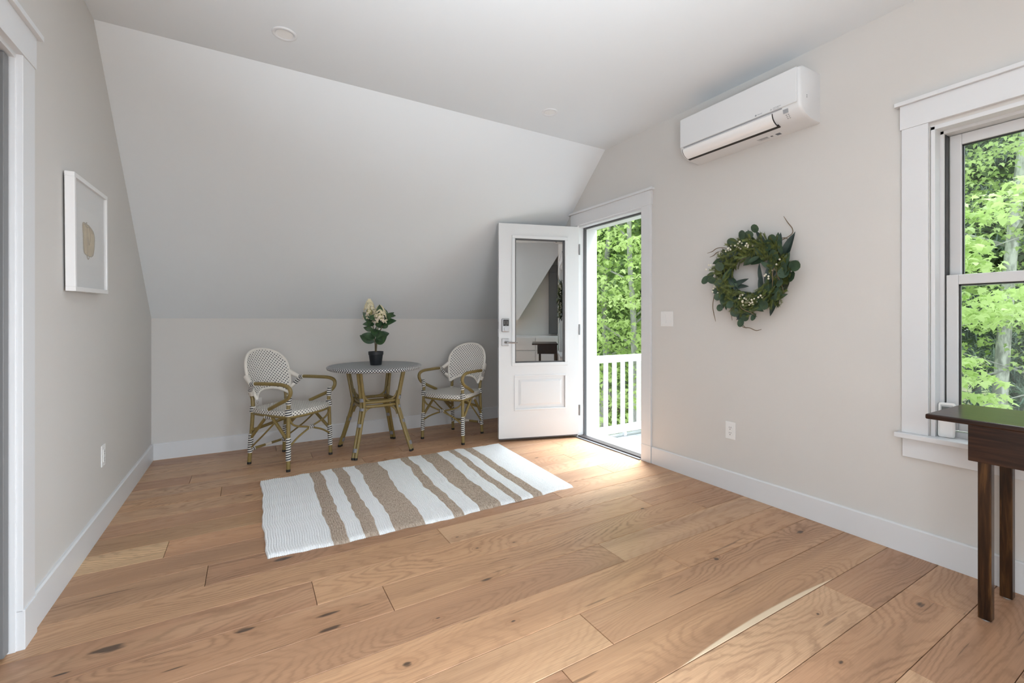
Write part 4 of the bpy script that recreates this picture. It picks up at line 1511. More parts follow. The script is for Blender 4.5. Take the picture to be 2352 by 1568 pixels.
for zc_, nm in ((.440, 'ring_rail'), (.405, 'ring_rail')):
    rp = []
    for k in range(4):
        a0, a1 = R(90 * k), R(90 * (k + 1))
        p0 = Vector((math.cos(a0), math.sin(a0), 0)) * .198
        p1 = Vector((math.cos(a1), math.sin(a1), 0)) * .198
        for t in (.0, .1, .5, .9):
            q = p0.lerp(p1, t)
            q = q * (1.0 + .10 * math.sin(math.pi * t)) if t == .5 else q * (1 - (.02 if t == 0 else -.01))
            rp.append((q.x, q.y, zc_))
    MB().tube(rp, .0135, seg=10, smooth=4, closed=True).build(nm, M['goldtube'], tb, smooth=True)
for k in range(4):
    a0 = R(90 * k)
    for s in (-1, 1):
        a1 = a0 + s * R(90)
        p0 = Vector((math.cos(a0), math.sin(a0), 0))
        p1 = Vector((math.cos(a1), math.sin(a1), 0))
        d_ = (p1 - p0).normalized()
        for (sg, zc_) in ((1, .440), (-1, .405)):
            q = [p0 * .225 + d_ * .014 + Vector((0, 0, zc_ + sg * .085)), p0 * .212 + d_ * .020 + Vector((0, 0, zc_ + sg * .040)), p0 * .198 + d_ * .048 + Vector((0, 0, zc_ + sg * .012)), p0 * .198 + d_ * .10 + Vector((0, 0, zc_ + sg * .006))]
            MB().tube([tuple(v) for v in q], .0085, seg=8, smooth=5).build('curved_bracket', M['goldtube'], tb, smooth=True)

# ------------------------------------------------------------------ plant on the table
PX, PY = 0.965, 4.045
pot = tag(empty('potted_hydrangea', (PX, PY, TZ)), 'cream hydrangea in a small black pot on the round table', 'plant')
MB().lathe([(.046, 0.0), (.049, .004), (.060, .090), (.064, .092), (.065, .120), (.061, .120), (.058, .100), (.0001, .098)], seg=32).build('pot', M['pot'], pot, smooth=True)
MB().lathe([(.058, .098), (.03, .104), (.0001, .106)], seg=20).build('soil', M['soil'], pot, smooth=True)
stm = MB()
V_ = Vector
# view aligned axes: right = cos/sin of camera
rx, ry = math.cos(R(-30.33)), math.sin(R(-30.33))   # world vector pointing right in picture
fx_, fy_ = math.sin(R(30.33)), math.cos(R(30.33))   # away from camera


def loc(a, b, z):
    """a: to the right along the wall of view, b: towards back"""
    return (rx * a + fx_ * b, ry * a + fy_ * b, z)


stems = [[loc(-.005, 0, .10), loc(-.008, 0, .20), loc(-.025, .005, .33), loc(-.045, .01, .46)], [loc(.005, 0, .10), loc(.004, 0, .22), loc(.02, .0, .34), loc(.035, .0, .43)],
         [loc(.002, .0, .11), loc(.02, -.01, .25), loc(.06, .0, .35), loc(.10, .0, .43)]]
for s in stems:
    stm.tube(s, [.005, .0045, .004, .0035], seg=8)
stm.build('stem', M['stem'], pot, smooth=True)


def leaf_mesh(name, L, Wd, mat, droop=.25, fold=.25, tipp=1.0, nL=8, roundness=1.0):
    """leaf along +x, z up"""
    mb = MB()
    rows = []
    for i in range(nL + 1):
        t = i / nL
        wv = Wd * .5 * (math.sin(math.pi * t ** (0.85)) ** roundness) * (1 if t < 1 else 0)
        if i in (0, nL):
            wv = 0.0006
        x_ = L * t
        z_ = -droop * L * t * t
        rows.append(len(mb.v))
        mb.v += [(x_, -wv, z_ + fold * wv), (x_, 0, z_), (x_, wv, z_ + fold * wv)]
    for a, b in zip(rows[:-1], rows[1:]):
        mb.face((a, b, b + 1, a + 1))
        mb.face((a + 1, b + 1, b + 2, a + 2))
    me_o = mb.build(name, mat, fixn=False, smooth=True)
    me = me_o.data
    bpy.data.objects.remove(me_o)
    return me


def place(name, me, parent, pos, direction, roll=0.0, scale=1.0):
    d = Vector(direction).normalized()
    q = d.to_track_quat('X', 'Z')
    o = bpy.data.objects.new(name, me)
    COL.objects.link(o)
    o.parent = parent
    o.rotation_mode = 'QUATERNION'
    from mathutils import Quaternion
    o.rotation_quaternion = q @ Quaternion((1, 0, 0), roll)
    o.location = pos
    o.scale = (scale,) * 3
    return o


pleaf = leaf_mesh('hydrangea_leaf', .115, .066, M['plantleaf'], .22, .28, roundness=.85)
pl_list = [  # base (a,b,z), dir (a,b,z), scale, roll
    ((-.01, -.01, .20), (-1, -.2, .55), 1.15, .3), ((.005, -.01, .19), (.75, -.45, .55), 1.15, -.5), ((0, -.01, .24), (-.85, -.35, .35), .95, .5),
    ((.0, -.01, .27), (.65, -.7, .1), 1.0, .2), ((.01, 0, .24), (.9, -.2, .35), .9, -.4), ((.01, 0, .26), (1, -.1, .25), .85, .6),
    ((-.015, -.01, .32), (.35, -.85, -.35), 1.0, .1), ((-.02, -.01, .31), (-.9, -.3, .25), .7, .4), ((.02, -.01, .31), (.3, -.5, -.7), 1.0, .6),
    ((-.03, -.01, .38), (-.4, -.5, .6), .95, -.3), ((-.03, -.01, .42), (-.1, -.7, -.5), .8, -.2), ((.03, -.01, .40), (-.4, -.8, .25), .95, .3),
    ((.03, -.01, .40), (.2, -.8, -.4), 1.0, -.3), ((.05, 0, .36), (.95, -.25, .35), 1.1, -.7), ((.08, 0, .39), (.7, -.3, .75), .9, .4),
    ((.09, 0, .42), (-.1, -.1, 1), .65, .2), ((.10, 0, .43), (1, 0, .2), .6, .5), ((0, .01, .30), (-.5, .8, .3), 1.0, 0), ((.02, .01, .34), (.6, .8, .2), 1.0, 0),
    ((.04, -.01, .44), (.1, -.5, .8), .8, .3), ((-.01, -.01, .36), (-.75, -.6, .1), .8, .9)]
for b, d, s, r_ in pl_list:
    lo_ = place('leaf', pleaf, pot, loc(*b), loc(*d), r_, s * 1.08)
    dn_ = Vector(loc(*d)).normalized()
    nv_ = Vector(loc(math.sin(r_ * 9) * .55, -1, .35 + .3 * math.cos(s * 40)))
    nv_ = (nv_ - dn_ * nv_.dot(dn_)).normalized()
    yv_ = nv_.cross(dn_)
    lo_.rotation_quaternion = Matrix((dn_, yv_, nv_)).transposed().to_quaternion()
# panicles
frng = random.Random(11)


def panicle(name, c, h, rad, tilt, n=210):
    mb = MB()
    for i in range(n):
        t = frng.random() ** .8
        rr2 = rad * (1 - t ** 1.8) ** .6 * frng.uniform(.75, 1.0) + .004
        a = frng.uniform(0, 2 * math.pi)
        p = Vector(c) + Vector((rr2 * math.cos(a), rr2 * math.sin(a), h * t))
        nrm = Vector((math.cos(a), math.sin(a), .5 + frng.uniform(-.4, .6))).normalized()
        q = nrm.to_track_quat('Z', 'X')
        s = frng.uniform(.0105, .0150)
        ro_ = frng.uniform(0, 1.5)
        for k in range(4):
            a0 = ro_ + k * math.pi / 2
            pts = [(0, 0, 0), (s * .75 * math.cos(a0 - .55), s * .75 * math.sin(a0 - .55), .0025), (s * math.cos(a0), s * math.sin(a0), .001), (s * .75 * math.cos(a0 + .55), s * .75 * math.sin(a0 + .55), .0025)]
            mi = 1 if (t < .35 and frng.random() < .55) else 0
            mb.quad(*[p + q @ Vector(v) for v in pts], mi=mi)
    mb.ball(tuple(Vector(c) + Vector((0, 0, h * .35))), rad * .50, 8, 6, mi=2, sz=1.25)
    o = mb.build(name, [M['petal'], M['petal_pink'], M['petal_core']], pot, fixn=False)
    return o


panicle('flower_head', loc(-.058, .0, .405), .175, .055, 0)
panicle('flower_head', loc(.036, .0, .375), .150, .068, 0, 260)
panicle('flower_head', loc(-.012, -.005, .375), .08, .036, 0, 90)

# ------------------------------------------------------------------ wreath
WY, WZ_ = 1.668, 1.420
wt = tag(empty('wreath', (XR, WY, WZ_)), 'round green eucalyptus wreath with white berries hanging on the right wall', 'wreath')
# local: viewer's right is -y, up is z, out of wall is -x
rw = random.Random(21)
base_ring = MB()
ringp = []
for i in range(28):
    a = 2 * math.pi * i / 28
    ringp.append((-.035, .185 * math.cos(a), .185 * math.sin(a)))
base_ring.tube(ringp, .036, seg=10, smooth=2, closed=True)
base_ring.build('ring_base', plain('dark_moss_base', (0.02, 0.026, 0.012), 0.9, bump=.8, bscale=90), wt, smooth=True)


def disc_leaf(name, r_, mat, cup=.18):
    mb = MB()
    n_ = 12
    mb.v.append((r_, 0, 0))
    for k in range(n_):
        a = 2 * math.pi * k / n_
        rr3 = r_ * (1 + .10 * math.cos(a * 1.0))
        mb.v.append((r_ + rr3 * math.cos(a), rr3 * .88 * math.sin(a), cup * r_ * (1 if k % 2 else .8)))
    for k in range(n_):
        mb.face((0, 1 + k, 1 + (k + 1) % n_))
    ob = mb.build(name, mat, fixn=False, smooth=True)
    me = ob.data
    bpy.data.objects.remove(ob)
    return me


euc_r = disc_leaf('round_leaf', .034, M['euc'])
lance = leaf_mesh('lance_leaf', .150, .034, M['euc_dark'], .14, .35, roundness=.7)
lance2 = leaf_mesh('green_lance_leaf', .120, .042, M['euc'], .18, .3, roundness=.8)


def wp(ang_deg, r_, out):
    a = R(ang_deg)       # angle measured as seen by viewer, 0 = right, 90 = up
    return Vector((-out, -r_ * math.cos(a), r_ * math.sin(a)))


def wd(ang_deg, out=0.2):
    a = R(ang_deg)
    return Vector((-out, -math.cos(a), math.sin(a)))


def wleaf(me, name, ang, r_, out, dirang, dout, scale=1.0):
    d = wd(dirang, dout)
    o = place(name, me, wt, tuple(wp(ang, r_, out)), tuple(d), 0, scale)
    # face the leaf blade towards the room with some scatter
    from mathutils import Quaternion
    dn = d.normalized()
    nrm = Vector((-1, rw.uniform(-.45, .45), rw.uniform(-.35, .45)))
    nrm = (nrm - dn * nrm.dot(dn)).normalized()
    yv = nrm.cross(dn)
    m3 = Matrix((dn, yv, nrm)).transposed()
    o.rotation_quaternion = m3.to_quaternion()
    return o


# placed lance leaves (viewer angle, radius, out, direction)
for a, r_, o_, da, do_, s in [(205, .17, .07, 20, .2, 1.05), (200, .16, .06, -5, .3, 1.0), (322, .13, .07, 80, .25, .9), (318, .12, .08, 100, .2, 1.0), (300, .15, .07, 95, .2, .85),
                              (290, .17, .07, 150, .2, .9), (25, .20, .06, 62, .15, 1.0), (20, .22, .05, 75, .1, 1.1), (35, .21, .06, 85, .1, .8), (255, .20, .07, 130, .2, 1.0),
                              (120, .17, .08, 200, .2, 1.0), (110, .16, .09, 185, .2, .95), (330, .20, .06, 250, .1, 1.1), (345, .19, .07, 262, .1, 1.05), (10, .17, .08, 240, .2, .9), (60, .20, .07, 120, .1, .8), (180, .18, .07, 250, .15, .9),
                              (170, .15, .08, 300, .2, .9), (235, .19, .07, 290, .15, 1.0), (275, .20, .07, 215, .15, .9)]:
    wleaf(lance, 'leaf', a, r_, o_, da, do_, s)
for i in range(96):
    a = rw.uniform(0, 360)
    wleaf(lance2, 'leaf', a, rw.uniform(.125, .225), rw.uniform(.045, .085), a + 90 * rw.choice((1, 1, 1)) + rw.uniform(-55, 55), rw.uniform(.0, .4), rw.uniform(.55, .95))
# round leaves in sprays, as in the photograph
for a, r_, s in [(112, .255, 1.0), (104, .270, 1.05), (98, .235, 1.0), (84, .265, .9), (62, .200, 1.25), (75, .285, .9), (176, .290, 1.05), (172, .250, 1.0), (178, .225, 1.0), (184, .235, .95), (166, .200, 1.0),
                 (188, .200, .9), (150, .205, .95), (20, .205, 1.2), (8, .240, 1.2), (2, .265, 1.15), (-4, .235, 1.15), (-12, .255, 1.1), (28, .175, 1.0), (218, .300, .8), (222, .285, .7), (232, .215, .9),
                 (255, .265, .95), (262, .290, .9), (268, .280, .8), (280, .260, .8), (295, .215, 1.05), (240, .250, .9), (310, .215, 1.1), (205, .255, .8), (212, .230, .9), (45, .22, 1.0), (52, .245, .9), (340, .21, .9), (130, .225, .8)]:
    wleaf(euc_r, 'leaf', a, r_ - .02, rw.uniform(.065, .105), a + rw.uniform(-90, 90), rw.uniform(.1, .5), s * .90)
# cedar / moss sprigs: many fine needles, one mass
cd = MB()
crng = random.Random(4)
for i in range(520):
    a = crng.uniform(0, 360)
    r0 = crng.uniform(.11, .235)
    st_ = wp(a, r0, crng.uniform(.045, .098))
    dr = wd(a + crng.uniform(-110, 110), crng.uniform(.1, .9)).normalized()
    L2 = crng.uniform(.035, .07)
    for k in range(9):
        t = k / 9
        p = st_ + dr * L2 * t
        for sg in (-1, 1):
            sd = dr.cross(Vector((-1, 0.2, 0.1))).normalized() * sg
            tip = p + (sd * .7 + dr * .8) * .016 + Vector((crng.uniform(-.004, .001), 0, 0))
            wv = dr * .0030
            cd.quad(p - wv, tip, p + wv, p + wv * .5 + Vector((-.0015, 0, 0)))
tag(cd.build('cedar_sprigs', M['cedar'], wt, fixn=False), kind='stuff')
# berries
by_me = MB().ball((0, 0, 0), .0062, 8, 6)
bo_ = by_me.build('berry_src', M['berry'], smooth=True)
berry_me = bo_.data
bpy.data.objects.remove(bo_)
bc = [(125, .215, 7), (108, .20, 7), (88, .19, 5), (140, .24, 4), (165, .285, 3), (195, .245, 4), (208, .235, 3), (262, .165, 9), (275, .165, 10), (285, .175, 5), (250, .135, 5), (20, .19, 3), (5, .15, 4), (-8, .12, 4), (238, .20, 2), (298, .165, 3)]
for a, r_, n_ in bc:
    for k in range(n_):
        o = bpy.data.objects.new('berry', berry_me)
        COL.objects.link(o)
        o.parent = wt
        o.location = wp(a + crng.uniform(-6, 6), r_ + crng.uniform(-.022, .022), crng.uniform(.085, .108))
# twigs
for pts in ([(125, .22, .06), (135, .29, .05), (141, .33, .04), (147, .355, .03), (151, .385, .03)], [(135, .24, .06), (143, .30, .05), (150, .33, .03), (154, .36, .02)],
            [(60, .20, .05), (48, .26, .05), (44, .32, .04), (48, .345, .03), (55, .36, .03), (62, .385, .03)], [(55, .25, .05), (47, .285, .04), (40, .29, .05)],
            [(195, .25, .06), (203, .30, .04), (212, .345, .03), (219, .375, .02), (226, .40, .02)], [(250, .25, .06), (254, .29, .05), (258, .33, .04), (266, .33, .04), (272, .345, .03), (278, .34, .03)],
            [(252, .23, .06), (252, .28, .05), (257, .315, .04), (262, .335, .04)], [(12, .17, .10), (0, .16, .11), (-14, .165, .11), (-28, .175, .10)], [(10, .18, .10), (-2, .185, .11), (-18, .215, .10), (-30, .25, .09)],
            [(255, .19, .10), (262, .21, .11), (275, .235, .10), (282, .265, .09)], [(232, .22, .06), (238, .27, .05), (243, .315, .04)]):
    tw = MB()
    tw.tube([tuple(wp(*p)) for p in pts], [.0026] * (len(pts) - 1) + [.0012], seg=6, smooth=5)
    tw.build('twig', M['twig'], wt, smooth=True)

# ------------------------------------------------------------------ console table (dark)
ct = tag(empty('console_table', (2.55, 0.2, 0)), 'dark-stained wooden console table standing in front of the window', 'table')


def ctb(name, mat, *b, bevel=0.002):
    return box_obj(name, M[mat], *[v - o for v, o in zip(b, (2.55, .2, 0, 2.55, .2, 0))], parent=ct, bevel=bevel)


ctb('tabletop', 'walnut_top', 2.285, -0.02, 0.752, 2.700, 0.698, 0.772, bevel=0.005)
ctb('front_apron', 'walnut_top', 2.372, 0.08, 0.602, 2.394, 0.598, 0.752)
ctb('rear_apron', 'walnut_top', 2.672, 0.08, 0.602, 2.692, 0.598, 0.752)
ctb('end_apron', 'walnut_top', 2.394, 0.576, 0.602, 2.672, 0.598, 0.752)
ctb('end_apron', 'walnut_top', 2.394, 0.08, 0.602, 2.672, 0.102, 0.752)
for (xa, xb) in ((2.395, 2.431), (2.660, 2.696)):
    for (ya, yb) in ((0.540, 0.577), (0.10, 0.137)):
        l_ = ctb('leg', 'walnut_leg', xa, ya, 0.006, xb, yb, 0.604)
        MB().tube([((xa + xb) / 2 - 2.55, (ya + yb) / 2 - .2, 0), ((xa + xb) / 2 - 2.55, (ya + yb) / 2 - .2, .007)], .012, 12, 0).build('glide', M['alu'], l_)

# ------------------------------------------------------------------ remote leaning on the window stool
rm = tag(empty('remote_control', (2.805, 0.779, 0.5925)), 'white remote control with grey screen leaning on the window sill', 'remote control')
rm.rotation_euler = (0, R(5), R(8))
rc = MB()
o2 = []
hw_, hh_ = .029, .160
cr = .010
for cx_, cz_, a0 in ((hw_ - cr, cr, -90), (hw_ - cr, hh_ - cr, 0), (-hw_ + cr, hh_ - cr, 90), (-hw_ + cr, cr, 180)):
    for k in range(5):
        a = R(a0 + k * 22.5)
        o2.append((cx_ + cr * math.cos(a), cz_ + cr * math.sin(a)))
rc.prism(o2, 'x', -.010, .010)
rc.build('body', M['plastic'], rm, bevel=0.003)
MB().box(-.0112, -.021, .092, -.0098, .021, .150).build('screen_bezel', M['alu'], rm, bevel=.001)
MB().box(-.0118, -.017, .098, -.0110, .017, .142).build('screen', M['screen'], rm)
MB().box(-.0112, -.023, .008, -.0098, .023, .082).build('button_cover', M['plastic'], rm, bevel=.001)

# ------------------------------------------------------------------ things on the return wall (seen mirrored in the door glass)
cb = tag(empty('wall_cabinet', (2.66, -1.20, 0.88)), 'dark grey panelled cabinet behind the camera, mirrored in the door glass', 'cabinet')
MB().box(-.06, 0, 0, .115, .10, 1.37).build('carcass', M['rearpanel'], cb)
MB().box(-.055, .10, .01, .11, .118, 1.22).build('cabinet_door', M['rearpanel'], cb, bevel=.003)
cs = tag(empty('base_drawers', (2.30, -1.195, 0)), 'low white drawer unit behind the camera, mirrored faintly in the door glass', 'drawers')
MB().box(-.40, 0, 0, .47, .35, .84).build('carcass', M['trim'], cs)
for i in range(3):
    for j in range(2):
        MB().box(-.39 + j * .43, .35, .04 + i * .265, .03 + j * .43, .366, .285 + i * .265).build('drawer', M['trim'], cs, bevel=.003)

# ------------------------------------------------------------------ outdoors
GZ = -2.9
gnd = MB()
gn = 40
for j in range(gn + 1):
    for i in range(gn + 1):
        x_, y_ = 3.3 + i * 60 / gn, -25 + j * 70 / gn
        gnd.v.append((x_, y_, GZ + .25 * math.sin(x_ * .7 + y_ * .3) + .2 * math.sin(y_ * .9) + max(0, (x_ - 18) * .05)))
for j in range(gn):
    for i in range(gn):
        a = j * (gn + 1) + i
        gnd.face((a, a + 1, a + gn + 2, a + gn + 1))
struct(gnd.build('ground', M['ground'], fixn=False))


def leafcloud(centers, per, spread, size, seed, shape='maple', flat=.25, droop=.3):
    """numpy: many small leaves in layered sprays -> mesh data arrays"""
    rs = np.random.RandomState(seed)
    if shape == 'maple':
        ang_ = np.array([-90, -40, -12, 12, 35, 62, 90, 118, 145, 168, 192, 220]) * math.pi / 180
        rad_ = np.array([.15, .55, .30, .85, .42, .60, 1.0, .60, .42, .85, .30, .55])
        # outline in leaf plane, stem at -90
        pts = np.stack([rad_ * np.cos(ang_), rad_ * np.sin(ang_), -.22 * rad_ ** 2], 1)
        tpl = np.concatenate([np.zeros((1, 3)), pts])
        tri = [(0, i, i % 12 + 1) for i in range(1, 13)]
    elif shape == 'oval':
        tpl = np.array([(0, -1, 0), (.45, -.2, .05), (.3, .6, .0), (0, 1, -.15), (-.3, .6, 0), (-.45, -.2, .05)], float)
        tri = [(0, 1, 2), (0, 2, 3), (0, 3, 4), (0, 4, 5)]
    else:
        tpl = np.array([(0, -1, 0), (.10, 0, .02), (0, 1, -.15), (-.10, 0, .02)], float)
        tri = [(0, 1, 2), (0, 2, 3)]
    C = np.repeat(np.asarray(centers, float), per, 0)
    n_ = len(C)
    off = rs.normal(size=(n_, 3))
    off /= np.linalg.norm(off, axis=1)[:, None]
    off *= (rs.rand(n_, 1) ** .5) * spread
    off[:, 2] *= flat
    off[:, 2] -= droop * (off[:, 0] ** 2 + off[:, 1] ** 2)
    pos = C + off
    # orientation: normal near up with tilt, random yaw, drooping tips outwards
    yaw = rs.uniform(0, 2 * math.pi, n_)
    tilt = rs.normal(.55, .35, n_)
    roll = rs.normal(0, .35, n_)
    sz_ = size * rs.uniform(.6, 1.15, n_)
    cy_, sy_ = np.cos(yaw), np.sin(yaw)
    ct_, st_ = np.cos(tilt), np.sin(tilt)
    cr_, sr_ = np.cos(roll), np.sin(roll)
    zero = np.zeros(n_)
    one = np.ones(n_)
    Rx = np.stack([np.stack([one, zero, zero], 1), np.stack([zero, ct_, st_], 1), np.stack([zero, -st_, ct_], 1)], 1)
    Ry = np.stack([np.stack([cr_, zero, sr_], 1), np.stack([zero, one, zero], 1), np.stack([-sr_, zero, cr_], 1)], 1)
    Rz = np.stack([np.stack([cy_, -sy_, zero], 1), np.stack([sy_, cy_, zero], 1), np.stack([zero, zero, one], 1)], 1)
    Mx = Rz @ Rx @ Ry
    P = np.einsum('nij,kj->nki', Mx, tpl) * sz_[:, None, None] + pos[:, None, :]
    k_ = len(tpl)
    T = np.array(tri)[None] + (np.arange(n_) * k_)[:, None, None]
    return P.reshape(-1, 3), T.reshape(-1, 3)


def cloud_mesh(name, mat, *args, **kw):
    P, T = leafcloud(*args, **kw)
    me = bpy.data.meshes.new(name)
    me.vertices.add(len(P))
    me.vertices.foreach_set('co', P.astype(np.float32).ravel())
    me.loops.add(T.size)
    me.loops.foreach_set('vertex_index', T.astype(np.int32).ravel())
    me.polygons.add(len(T))
    me.polygons.foreach_set('loop_start', np.arange(0, T.size, 3, dtype=np.int32))
    me.update(calc_edges=True)
    me.materials.append(mat)
    return me


def crown_centers(n_, rx_, rz_, z0, seed, hollow=.35):
    rs = np.random.RandomState(seed)
    out = []
    while len(out) < n_:
        p = rs.uniform(-1, 1, 3)
        d = np.linalg.norm(p)
        if hollow < d < 1:
            out.append((p[0] * rx_, p[1] * rx_, z0 + p[2] * rz_))
    return out


tree_rng = random.Random(33)


def tree(name, x_, y_, trunk_r, height, lean, mat_bark, crowns, label, group=None, cat='tree', branches=6, bz=(2.0, 5.0), blen=1.8, seed=1):
    """crowns: list of (mesh, loc offset, yaw)"""
    tr_rng = random.Random(seed)
    t = tag(empty(name, (x_, y_, GZ)), label, cat, group)
    tm = MB()
    nseg = 7
    pts = []
    for i in range(nseg + 1):
        f = i / nseg
        pts.append((lean[0] * f * height + tr_rng.uniform(-.06, .06) * (1 if 0 < i else 0), lean[1] * f * height + tr_rng.uniform(-.06, .06) * (1 if 0 < i else 0), f * height))
    rad = [trunk_r * (1.25 if i == 0 else 1 - .72 * i / nseg) for i in range(nseg + 1)]
    tm.tube(pts, rad, seg=10, smooth=3)
    tm.build('trunk', mat_bark, t, smooth=True)
    for b in range(branches):
        z_ = tr_rng.uniform(*bz)
        f = z_ / height
        a = tr_rng.uniform(0, 2 * math.pi)
        p0 = Vector((lean[0] * z_, lean[1] * z_, z_))
        L2 = blen * tr_rng.uniform(.6, 1.2)
        p1 = p0 + Vector((math.cos(a) * L2 * .5, math.sin(a) * L2 * .5, L2 * .25))
        p2 = p0 + Vector((math.cos(a + .2) * L2, math.sin(a + .2) * L2, L2 * .45))
        br = MB()
        r0 = trunk_r * .28
        br.tube([tuple(p0), tuple(p1), tuple(p2)], [r0, r0 * .6, r0 * .2], seg=6, smooth=3)
        br.build('branch', mat_bark, t, smooth=True)
    for me, off, yaw in crowns:
        o = bpy.data.objects.new('foliage', me)
        COL.objects.link(o)
        o.parent = t
        o.location = off
        o.rotation_euler = (0, 0, yaw)
        o['kind'] = 'stuff'
    return t


def pol(bearing, d):
    return (d * math.sin(R(bearing)), d * math.cos(R(bearing)))


# crown meshes (local origin at the trunk foot, GZ below the deck)

near_maple = cloud_mesh('maple_crown', M['maple'], crown_centers(250, 2.6, 3.4, 4.6, 2), 30, .50, .075, 5, 'maple')
mid_maple = cloud_mesh('maple_crown_mid', M['maple2'], crown_centers(300, 3.2, 4.2, 5.6, 8), 42, .80, .12, 6, 'oval')
far_crown = cloud_mesh('leafy_crown_far', M['maple2'], crown_centers(260, 3.4, 4.8, 7.0, 9), 46, 1.0, .18, 7, 'oval')
conif = []
rs_ = np.random.RandomState(12)
for i in range(230):
    z_ = rs_.uniform(1.2, 12.5)
    rr4 = (1 - z_ / 13.5) * 3.0 * rs_.uniform(.3, 1)
    a = rs_.uniform(0, 2 * math.pi)
    conif.append((rr4 * math.cos(a), rr4 * math.sin(a), z_ - rr4 * .15))
conifer = cloud_mesh('conifer_crown', M['needle'], conif, 90, .75, .17, 13, 'needle', flat=.18)
near_pts = []
sb = np.random.RandomState(31)
bx0, by0 = (5.35, 1.55)


def add_pts(n_, b0, b1, z0_, z1_, d0=5.2, d1=5.9):
    for _ in range(n_):
        bb_ = sb.uniform(b0, b1)
        dd_ = sb.uniform(d0, d1)
        near_pts.append((dd_ * math.sin(R(bb_)) - bx0, dd_ * math.cos(R(bb_)) - by0, sb.uniform(z0_, z1_) + 2.9))


add_pts(16, 74.2, 76.3, 1.55, 2.15)
add_pts(5, 76.3, 77.6, 2.0, 2.15)
add_pts(5, 78.3, 80.5, 2.1, 2.3)
add_pts(22, 74.5, 80.5, 1.12, 1.38)
add_pts(9, 74.2, 76.3, .62, .82)
add_pts(4, 76.6, 77.8, .48, .70)
add_pts(14, 73.5, 83, .05, .28, 6.2, 7.2)
add_pts(16, 70, 74, .6, 3.2)
add_pts(16, 81, 85, .6, 3.2)
spray = cloud_mesh('maple_branch_leaves', M['maple'], near_pts, 15, .20, .062, 15, 'maple', flat=.28)
under = cloud_mesh('shrub_leaves', M['bush'], crown_centers(60, .8, .6, .7, 16, 0.0), 26, .35, .10, 17, 'oval')

# seen through the doorway (bearing 41-47 degrees)
x_, y_ = pol(46.2, 9.4)
tree('maple_tree', x_, y_, .085, 9.5, (-.02, .03), M['bark_grey'], [(near_maple, (0, 0, 0), 0), (near_maple, (-.4, .5, 1.2), 2.7)], 'bright green maple filling the right half of the doorway view behind the railing', seed=2, bz=(3, 7), branches=8)
x_, y_ = pol(41.6, 11.0)
tree('maple_tree', x_, y_, .10, 10.5, (.02, -.02), M['bark_grey'], [(near_maple, (0, 0, -.3), 2.1), (near_maple, (0.3, 0, 1.6), 4.0)], 'lime-leaved maple filling the left half of the doorway view behind the railing', seed=3, bz=(3, 8), branches=8)
x_, y_ = pol(50.0, 13.5)
tree('maple_tree', x_, y_, .13, 10, (0, .02), M['bark_grey'], [(mid_maple, (0, 0, 0), 1.0)], 'mid-green tree at the right edge of the doorway view', seed=4)
x_, y_ = pol(37.5, 13)
tree('maple_tree', x_, y_, .13, 10, (0, .02), M['bark_grey'], [(mid_maple, (0, 0, 0.3), 2.6)], 'mid-green tree hidden mostly by the open door jamb', seed=5)
# seen through the window (bearing 75-79 degrees)
tree('maple_sapling', bx0, by0, .035, 5.6, (.0, .0), M['bark_grey'], [(spray, (0, 0, 0), 0)], 'young maple with large lime leaves close outside the window', seed=6, branches=4, bz=(2.5, 5), blen=.7)
x_, y_ = pol(76.7, 12.0)
tree('birch_tree', x_, y_, .125, 12, (.015, -.070), M['bark_pale'], [(near_maple, (0, 0, 6.2), .6)], 'pale lichen-spotted leaning trunk seen through the window', seed=7, branches=6, bz=(5, 8))
x_, y_ = pol(74.6, 15.0)
tree('pine_tree', x_, y_, .13, 13, (.0, .0), M['bark_grey'], [(conifer, (0, 0, .8), 0)], 'grey-green conifer behind the young maple outside the window', seed=8, branches=0)
x_, y_ = pol(84.0, 12.0)
tree('maple_tree', x_, y_, .12, 9, (.0, .0), M['bark_grey'], [(near_maple, (0, 0, 1.6), 3.3)], 'bright leafy maple at the right side of the window view', seed=9)
x_, y_ = pol(70.5, 12)
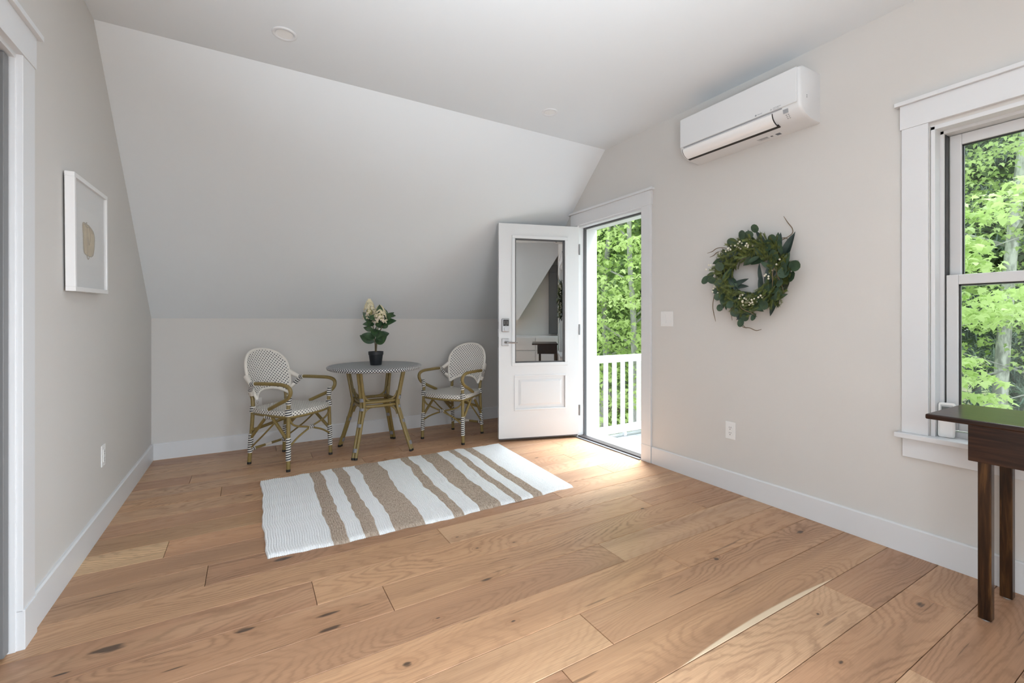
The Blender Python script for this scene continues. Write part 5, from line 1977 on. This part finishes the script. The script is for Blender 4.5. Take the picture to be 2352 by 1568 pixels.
tree('maple_tree', x_, y_, .14, 10, (.0, .0), M['bark_grey'], [(near_maple, (0, 0, 1.8), 5.0)], 'bright leafy maple at the left side of the window view', seed=10)
# deeper woodland
dw_rng = random.Random(77)
specs = []
for i in range(13):
    specs.append((34 + i * 1.6 + dw_rng.uniform(-.6, .6), dw_rng.uniform(16, 24)))
for i in range(12):
    specs.append((66 + i * 1.8 + dw_rng.uniform(-.5, .5), dw_rng.uniform(16, 28)))
for i, (bb, dd) in enumerate(specs):
    x_, y_ = pol(bb, dd)
    con = dw_rng.random() < (.25 if bb < 60 else .55)
    grp = 'deep woodland trees behind the doorway maples' if bb < 60 else 'deep woodland trees beyond the window'
    kd = 'hazy grey-green conifer' if con else 'leafy mid-green tree'
    lab = kd + (' deep in the woods seen past the doorway' if bb < 60 else ' deep in the woods seen past the window')
    grp = grp + (', conifers' if con else ', leafy')
    tree('woodland_tree', x_, y_, dw_rng.uniform(.13, .22), 13, (dw_rng.uniform(-.02, .02), dw_rng.uniform(-.02, .02)), M['bark_grey'],
         [(conifer if con else far_crown, (0, 0, dw_rng.uniform(0, 1.2)), dw_rng.uniform(0, 6))], lab, grp, seed=100 + i, branches=2)
for i, (bb, dd) in enumerate(((40.5, 13.0), (43.0, 12.0), (46, 14.0), (50, 12.5), (74, 10.5), (77, 11.5), (80, 10.0), (71, 10))):
    x_, y_ = pol(bb, dd)
    s = tag(empty('shrub', (x_, y_, GZ)), ('yellow-green shrub low behind the railing balusters' if bb < 60 else 'yellow-green shrub on the ground outside the window'), 'shrub', 'shrubs behind the railing' if bb < 60 else 'shrubs outside the window')
    st2 = MB()
    for k in range(5):
        a = k * 1.256
        st2.tube([(0, 0, 0), (.2 * math.cos(a), .2 * math.sin(a), .5), (.45 * math.cos(a), .45 * math.sin(a), 1.0)], [.012, .009, .004], seg=5, smooth=3)
    st2.build('stems', M['stem'], s)
    o = bpy.data.objects.new('foliage', under)
    COL.objects.link(o)
    o.parent = s
    o.rotation_euler = (0, 0, i * 1.3)
    o['kind'] = 'stuff'
